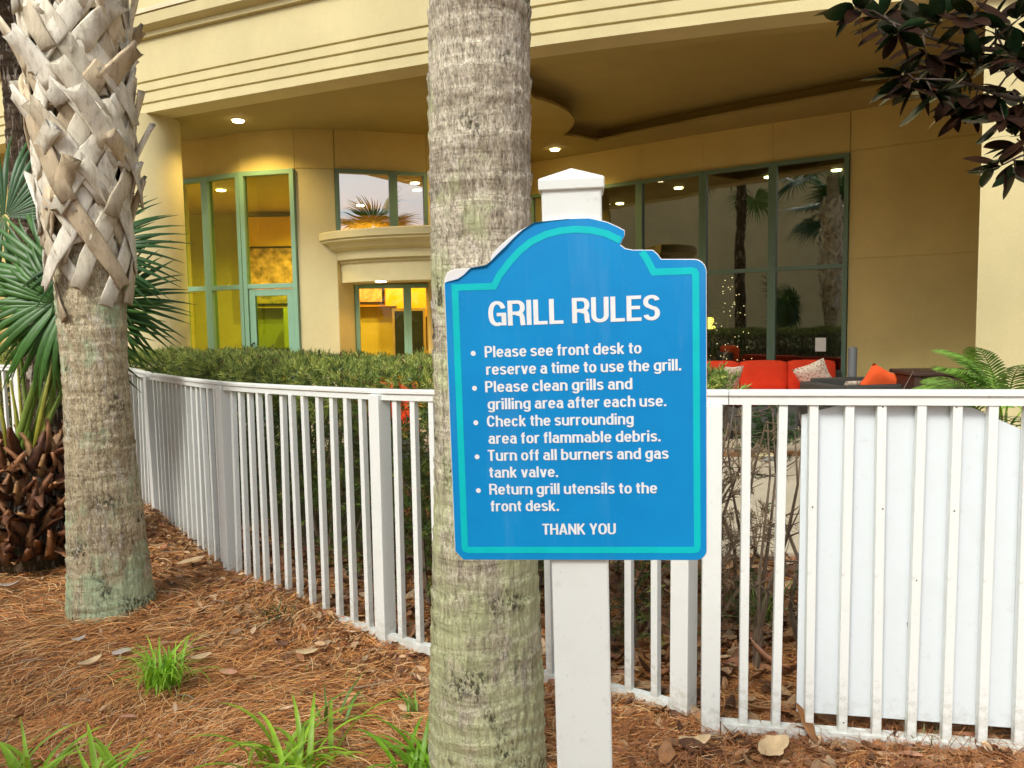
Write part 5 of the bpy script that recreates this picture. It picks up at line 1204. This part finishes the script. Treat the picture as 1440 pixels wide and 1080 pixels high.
limbC = [Vector((4.68, 4.62, 1.9)), at_y(1540, 200, 4.3), at_y(1450, 215, 4.1), at_y(1410, 232, 4.0)]
for lb, r0 in ((limbA, .022), (limbB, .020), (limbC, .014)): 
    pts = catmull([tuple(q) for q in lb], 4); bb.tube(pts, [r0 * (1 - .8 * i / len(pts)) for i in range(len(pts))], 6)
allp = [Vector(q) for lb in (limbA, limbB, limbC) for q in catmull([tuple(q) for q in lb[1:]], 8)]
for (u, v_, Y) in TIPS:
    tip = at_y(u, v_, Y); near = min(allp, key=lambda q: (q - tip).length); bb.tube([near, (near + tip) / 2 + Vector((0, 0, .02)), tip], [.007, .005, .004], 5)
    d0 = (tip - near); d0 = d0.normalized() if d0.length > .02 else Vector((-1, 0, 0)); base_a = math.atan2(d0.y, d0.x)
    for k in range(10):
        if nleaf >= 296: break
        a = 2.4 * k + rngm.uniform(-.4, .4); el = rngm.uniform(-.75, .7); dd = (Vector((math.cos(a) * math.cos(el), math.sin(a) * math.cos(el) * .8, math.sin(el))) + d0 * .6 + Vector((0, 0, -.12))).normalized()
        o = link('leaf', ML[rngm.randint(0, 8)], mg); z_ = Vector((rngm.gauss(0, .5), rngm.gauss(-.25, .5), 1)); z_ = (z_ - dd * z_.dot(dd)).normalized(); y_ = z_.cross(dd)
        sc_ = rngm.uniform(.8, 1.15)
        o.matrix_local = Matrix.Translation(tip + d0 * rngm.uniform(-.05, .03) - BASE[mg.name]) @ Matrix((dd, y_, z_)).transposed().to_4x4() @ Matrix.Scale(sc_, 4); nleaf += 1
bb.build('branch', M_BARK, mg, smooth=True)
# the rest of the crown, above and to the right of the frame
n = 1300; tv, tf = leaf_t(.15, .06, .1, 3); d_ = RNG.normal(0, 1, (n, 3)); d_ /= np.linalg.norm(d_, axis=1)[:, None]; q = d_ * (RNG.random((n, 1)) ** .4) * np.array([[1.0, 1.0, 1.3]]) + np.array([[5.0, 4.9, 4.3]])
q = q[(q[:, 0] / q[:, 1] > .76) | (q[:, 2] > 3.9)]; n = len(q)
scatter('crown', tv, tf, rotmats(RNG.uniform(0, 6.28, n), RNG.normal(0, .5, n), RNG.normal(0, .8, n)), q, np.tile([[.02, .05, .025]], (n, 1)), M_FOL, mg)['kind'] = 'stuff'

# ------------------------------------------------------------------ big-leaved plant behind the right fence
ph = root('fern_plant', (2.93, 4.55, .03), 'green plant with long divided fern-like leaves above the white panel at right', 'plant')
M_FERN = tinted('fern_leaf', 0.35, 0.5, 0.2, 0.15)
def pinnate(seed, ln, np_, col, wide=.30, arch=1.3):
    r = random.Random(seed); V, F, C = [], [], []
    def rachis(t): return Vector((ln * (t - .12 * t * t), 0, ln * .28 * math.sin(t * arch * 1.4) - ln * .25 * t * t))
    for i in range(np_):
        t = .22 + .78 * (i + .5) / np_; p = rachis(t); tan = (rachis(min(1, t + .02)) - rachis(t - .02)).normalized(); pl = ln * wide * math.sin(math.pi * (t * .86 + .06)) ** .8
        for sg_ in (-1, 1):
            a = R(68 - 30 * t); d = (tan * math.cos(a) + Vector((0, sg_, 0)) * math.sin(a)).normalized(); sd_ = tan; b_ = len(V); k = r.uniform(.7, 1.25); w = ln * .012 * r.uniform(.8, 1.2)
            for j in range(5):
                u = j / 4; q = p + d * (pl * u) + Vector((0, 0, -.35 * pl * u * u + r.uniform(-.004, .004))); hw = w * (.55 + .8 * math.sin(math.pi * u * .8)) * (1 - u) ** .35 + .001
                V += [tuple(q - sd_ * hw), tuple(q + sd_ * hw)]; C += [(col[0] * k, col[1] * k, col[2] * k, 1)] * 2
            for j in range(4): F.append((b_ + 2 * j, b_ + 2 * j + 1, b_ + 2 * j + 3, b_ + 2 * j + 2))
    for i in range(12):
        t0, t1 = i / 12, (i + 1) / 12; b_ = len(V); w = .006 * (1 - .7 * t0)
        for t in (t0, t1):
            p = rachis(t); V += [(p.x, -w, p.z + .002), (p.x, w, p.z + .002)]; C += [(col[0] * 1.5, col[1] * 1.3, col[2], 1)] * 2
        F.append((b_, b_ + 1, b_ + 3, b_ + 2))
    return np_mesh('leaf', V, np.array(F), M_FERN, np.array(C))
PF = [pinnate(i, .52, 20, (.18, .34, .05), .26) for i in range(3)] + [pinnate(9 + i, .55, 9, (.03, .085, .025), .42) for i in range(3)]
for (a, el, z, mi) in ((3.1, .95, .98, 1), (2.7, .85, 1.02, 2), (3.6, 1.0, 1.0, 0), (4.4, .7, 1.0, 1), (1.6, .7, 1.0, 2), (3.3, .45, .8, 5), (2.4, .1, .75, 4), (3.0, .75, .95, 0), (2.6, .3, .98, 1), (3.4, .6, 1.0, 2), (4.0, .5, .95, 0), (2.2, .5, .95, 1), (3.7, .15, .9, 3), (3.2, .3, .85, 4), (2.9, .2, .8, 5), (4.3, .25, .85, 3), (2.9, .55, .80, 0), (3.3, .35, .92, 1), (2.5, .65, .85, 2), (3.8, .4, .75, 0), (.3, .5, .9, 1), (1.2, .6, .9, 2), (5.2, .3, .8, 0), (4.5, .15, .72, 3), (3.5, .05, .70, 4), (2.8, .0, .62, 5), (5.6, .1, .7, 3), (4.1, -.1, .55, 4), (3.1, -.1, .45, 5), (5.0, .3, .6, 4), (4.7, -.15, .45, 3)):
    o = link('leaf', PF[mi], ph); o.location = (0.05 * math.cos(a), .05 * math.sin(a), z - .10); o.rotation_euler = (random.gauss(0, .2), -el, a)
    bb = MB(); q = Vector((2.93, 4.55, .03)); bb.tube([q, q + Vector((.02 * math.cos(a), .02 * math.sin(a), (z - .1) * .6)), q + Vector((.05 * math.cos(a), .05 * math.sin(a), z - .10))], [.012, .01, .008], 5); bb.build('stalk', M_PETI, ph)
bp = root('low_shrub', (2.72, 8.15, .02), 'small green leafy shrub between the fence pickets in front of the sofa', 'shrub')
n = 240; a = RNG.uniform(0, 6.28, n); L3 = np.column_stack([2.72 + RNG.normal(0, .13, n), 8.15 + RNG.normal(0, .12, n), .12 + np.abs(RNG.normal(.12, .14, n))])
scatter('leaves', t3v, t3f, rotmats(a, RNG.normal(.6, .5, n), a * 2), L3, np.array([[.045, .10, .03]]) * RNG.uniform(.5, 1.6, (n, 1)), M_FOL, bp)['kind'] = 'stuff'
bb = MB(); bb.tube([(2.72, 8.15, 0), (2.72, 8.15, .3)], [.015, .006], 5); bb.build('stem', M_TWIG, bp)
bx = root('path_light', (2.62, 7.9, .02), 'small pale box light beside the path below the sofa', 'light')
bb = MB(); bb.box(2.53, 2.71, 7.82, 7.96, .02, .11); bb.build('housing', M_CREAM, bx, bevel=.01); bb = MB(); bb.box(2.55, 2.69, 7.808, 7.82, .04, .095); bb.build('lens', simple('grey_lens', (.3, .32, .3), .3), bx)

# ------------------------------------------------------------------ patio furniture
m, N, L, B = mat_new('grey_wicker'); v = ncoord(N, L)
wv = N.new('ShaderNodeTexWave'); wv.bands_direction = 'Z'; wv.inputs['Scale'].default_value = 22; wv.inputs['Distortion'].default_value = 1.0; L.new(v, wv.inputs[0])
L.new(nramp(N, L, wv.outputs[1], [(.2, (.035, .035, .032)), (.8, (.10, .10, .092))]), B.inputs['Base Color']); B.inputs['Roughness'].default_value = .6; nbump(N, L, wv.outputs[1], .6, .01, B); M_WICK = m
M_RED = simple('red_outdoor_fabric', (0.70, 0.055, 0.018), 0.85, 0.08, 6, .3, 300, .2)
M_ORED = simple('orange_red_fabric', (0.85, 0.12, 0.03), 0.85, 0.08, 6, .3, 300, .2)
m, N, L, B = mat_new('patterned_pillow_fabric'); v = ncoord(N, L, (1, 1, 1)); vo = N.new('ShaderNodeTexVoronoi'); vo.inputs['Scale'].default_value = 34; L.new(v, vo.inputs[0])
L.new(nramp(N, L, vo.outputs[0], [(.25, (.42, .22, .15)), (.45, (.72, .64, .52))]), B.inputs['Base Color']); B.inputs['Roughness'].default_value = .9; M_PILL = m
def cushion(name, x0, x1, y0, y1, z0, z1, mt, parent, M=None, puff=.12):
    """soft box: rounded, bulging faces"""
    n = 9; V, F = [], []; c = Vector(((x0 + x1) / 2, (y0 + y1) / 2, (z0 + z1) / 2)); h = Vector(((x1 - x0) / 2, (y1 - y0) / 2, (z1 - z0) / 2))
    bm = bmesh.new(); bmesh.ops.create_cube(bm, size=2); bmesh.ops.subdivide_edges(bm, edges=bm.edges[:], cuts=6, use_grid_fill=True)
    mn = min(h)
    for v_ in bm.verts:
        p = v_.co.copy(); q = Vector([math.copysign(abs(t) ** 1.0, t) for t in p]); s_ = Vector((h.x * q.x, h.y * q.y, h.z * q.z))
        r_ = mn * .55; inner = Vector([max(-h[i] + r_, min(h[i] - r_, s_[i])) for i in range(3)]); d = s_ - inner
        if d.length > 1e-6: s_ = inner + d.normalized() * r_
        b_ = puff * mn
        for i in range(3):
            j, k = (i + 1) % 3, (i + 2) % 3
            if abs(p[i]) > .99: s_[i] += math.copysign(b_ * (1 - p[j] ** 2) * (1 - p[k] ** 2), p[i])
        v_.co = c + s_
        if M is not None: v_.co = M @ v_.co
    bb_ = MB(); bm.verts.index_update(); bb_.add([v_.co.copy() for v_ in bm.verts], [tuple(v_.index for v_ in f.verts) for f in bm.faces]); bm.free()
    return bb_.build(name, mt, parent, smooth=True)
def TR(x, y, z, rz): return Matrix.Translation((x, y, z)) @ Matrix.Rotation(rz, 4, 'Z')
so = root('patio_sofa', (3.65, 10.75, .05), 'long grey wicker sofa with red cushions under the tall right windows', 'sofa')
MS = TR(3.72, 10.75, .05, R(-6))
bb = MB(); bb.box(-1.14, .98, -.42, .42, 0.02, .30, MS); bb.box(-1.14, .98, .32, .44, .301, .70, MS); bb.build('frame', M_WICK, so, bevel=.015)
bb = MB(); bb.box(.86, 1.02, -.42, .315, .302, .60, MS); bb.build('armrest', M_WICK, so, bevel=.02)
for (x0, x1) in ((-1.12, -.48), (-.47, .18), (.19, .84)):
    cushion('seat_cushion', x0, x1, -.42, .16, .31, .45, M_RED, so, MS)
    cushion('back_cushion', x0, x1, .13, .31, .42, .86, M_RED, so, MS)
o2 = root('patio_ottoman', (3.15, 9.6, .05), 'low wicker ottoman with bright orange red top in front of the sofa', 'ottoman')
MO = TR(3.05, 9.55, .05, R(-4)); bb = MB(); bb.box(-.42, .42, -.32, .32, .10, .40, MO); bb.build('base', M_WICK, o2, bevel=.012); cushion('cushion', -.41, .41, -.31, .31, .405, .54, M_ORED, o2, MO, .08)
bb = MB(); [bb.box(sx_ * .36 - .02, sx_ * .36 + .02, sy_ * .27 - .02, sy_ * .27 + .02, 0, .099, MO) for sx_ in (-1, 1) for sy_ in (-1, 1)]; bb.build('legs', M_DARKMET, o2)
def pillow(x, y, z, s_, rz, rx, mt, label, ry=0.0):
    M_ = Matrix.Translation((x, y, z)) @ Matrix.Rotation(rz, 4, 'Z') @ Matrix.Rotation(rx, 4, 'X') @ Matrix.Rotation(ry, 4, 'Y'); n = 10; V, F = [], []
    for sgn in (-1, 1):
        for i in range(n + 1):
            for j in range(n + 1):
                a, b_ = 2 * i / n - 1, 2 * j / n - 1; th_ = .28 * s_ * ((1 - a ** 4) * (1 - b_ ** 4)) ** .5; k = 1 - .10 * (1 - abs(a)) * abs(b_) ** 3 - .10 * (1 - abs(b_)) * abs(a) ** 3
                V.append(tuple(M_ @ Vector((a * s_ * k / 2 * 1, sgn * th_ / 2, b_ * s_ * k / 2))))
    m_ = (n + 1) ** 2
    for i in range(n):
        for j in range(n):
            q = i * (n + 1) + j; F += [(q, q + 1, q + n + 2, q + n + 1), (m_ + q, m_ + q + n + 1, m_ + q + n + 2, m_ + q + 1)]
    o = link('throw_pillow', np_mesh('throw_pillow', V, np.array(F), mt, smooth=True)); return tag(o, label, 'pillow')
pillow(4.16, 10.55, .70, .44, R(-18), R(22), M_PILL, 'cream patterned pillow leaning at the right end of the red sofa', R(-24))
pillow(2.98, 10.45, .70, .38, R(30), R(20), M_PILL, 'cream patterned pillow at the left end of the red sofa, beside the tuft')
pillow(4.46, 9.30, .68, .44, R(-12), R(20), M_ORED, 'orange red pillow slumped in the grey wicker armchair', R(28))
pillow(4.12, 9.32, .66, .22, R(10), R(40), M_PILL, 'small pale cushion beside the orange red pillow on the armchair')
ac = root('wicker_armchair', (4.2, 9.4, .05), 'low dark grey wicker armchair beside the red sofa', 'armchair')
MA = TR(4.22, 9.4, .05, R(8)); bb = MB(); bb.box(-.52, .52, -.4, .4, .03, .40, MA); bb.build('seat', M_WICK, ac, bevel=.015)
for (x0, x1, y0, y1, nm, zt) in ((-.52, -.38, -.4, .4, 'armrest', .66), (.38, .52, -.4, .4, 'armrest', .74), (-.375, .375, .27, .41, 'backrest', .70)):
    bb = MB(); bb.box(x0, x1, y0, y1, .402, zt, MA); bb.build(nm, M_WICK, ac, bevel=.02)
bb = MB(); bb.box(-.37, .37, -.41, -.30, .402, .66, MA); bb.build('front_panel', M_WICK, ac, bevel=.02)
bl = root('grey_bollard', (4.32, 9.9, .05), 'slim grey cylinder standing between the sofa end and tan wall', 'bollard')
M_GREYP = simple('grey_paint', (.13, .14, .15), .5, .08); bb = MB(); bb.tube([(4.42, 9.95, .05), (4.42, 9.95, 1.10), (4.42, 9.95, 1.125)], [.055, .055, .045], 20); bb.build('tube', M_GREYP, bl, smooth=True, autosmooth=40); bb = MB(); bb.tube([(4.42, 9.95, .0495), (4.42, 9.95, .07)], .12, 20); bb.build('base', M_GREYP, bl)
cb = root('planter_box', (4.95, 8.9, .05), 'dark brown slatted planter box against the tan wall near the pier', 'planter')
M_BRN = simple('dark_brown_wood', (.055, .03, .025), .5, .2, 8); MC = TR(4.98, 8.95, .05, R(-8))
for k in range(9): bb = MB(); bb.box(-.40 + k * .09, -.40 + k * .09 + .082, -.40, -.375, .0, .78, MC); bb.build('slat', M_BRN, cb, bevel=.004)
bb = MB(); bb.box(-.39, .40, -.374, .35, .01, .77, MC); bb.build('box', M_BRN, cb); bb = MB(); bb.box(-.42, .43, -.42, .38, .782, .83, MC); bb.build('rim', M_BRN, cb, bevel=.015)
# red cushioned chair glimpsed through a gap in the hedge
rc = root('red_patio_chair', (-1.35, 8.5, .05), 'red cushioned patio chair glimpsed through the hedge left of the middle palm', 'chair')
MR = TR(-1.32, 8.0, -.02, R(10)); bb = MB(); bb.box(-.35, .35, -.33, .33, .05, .36, MR); bb.box(-.35, .35, .25, .33, .362, .78, MR); bb.build('frame', M_WICK, rc, bevel=.02)
cushion('seat_cushion', -.33, .33, -.33, .2, .365, .52, M_ORED, rc, MR); cushion('back_cushion', -.33, .33, .08, .245, .5, .92, M_ORED, rc, MR)

# ------------------------------------------------------------------ what the windows mirror: grounds behind the camera
tag(link('drive', np_mesh('drive', np.array([(-60, -30, .0), (60, -30, .0), (60, -6, .0), (-60, -6, .0)]), np.array([(0, 1, 2, 3)]), simple('asphalt', (.06, .06, .06), .9, .15, 2))), kind='structure')
nb = root('neighbour_building', (-19, -14, 0), 'cream building across the drive, mirrored in the right-hand windows', 'building')
MB1 = TR(-20, -12, 0, R(-42)); bb = MB(); bb.box(-26, 14, -5, 5, 0, 11.5, MB1); bb.build('wall', stucco('neighbour_stucco', (.80, .70, .36)), nb)
for i in range(7):
    for j in range(1):
        bb = MB(); bb.box(-14.6 + i * 4.6, -13.6 + i * 4.6, 5.0, 5.03, 1.2 + j * 3.8, 2.6 + j * 3.8, MB1); bb.build('window', simple('neighbour_window', (.12, .13, .13), .3) if 'neighbour_window' not in bpy.data.materials else bpy.data.materials['neighbour_window'], nb)
for k, (x, y, h, lab) in enumerate(((-5.2, -1.5, 4.2, 'palm behind the camera mirrored at the left of the right-hand windows'), (-3.6, -4.0, 5.0, 'palm behind the camera mirrored at the middle of the right-hand windows'), (-8.5, -2.5, 4.8, 'palm behind the camera mirrored furthest left in the windows'), (5.0, -2.5, 4.0, 'palm behind the camera mirrored in the upper window over the entrance'))):
    t = root('palm_tree', (x, y, 0), lab, 'palm tree'); bb = MB(); bb.tube([(x, y, -.1), (x, y, h * .5), (x + .1, y, h + .6)], [.2, .16, .14], 12); bb.build('trunk', M_TR_C, t, smooth=True); crown(t, x + .1, y, h + .5, 12, .9, 1.4, 20 + k)
wd = root('tree_line', (-14, -26, 0), 'dark trees far behind the camera mirrored low in the windows', 'trees')
n = 5000; q = np.column_stack([RNG.uniform(-45, 30, n), RNG.uniform(-34, -28, n), np.abs(RNG.normal(0, 1.6, n))]); q[:, 2] *= 1 + .4 * np.sin(q[:, 0] * .6)
o = scatter('foliage', [(0, -.3, 0), (0, .3, 0), (.7, .2, .1), (.7, -.2, .1)], [(0, 1, 2, 3)], rotmats(RNG.uniform(0, 6.28, n), RNG.normal(0, .6, n), RNG.normal(0, .8, n)), q, np.array([[.04, .07, .02]]) * RNG.uniform(.5, 1.5, (n, 1)), M_FOL, wd); o['kind'] = 'stuff'
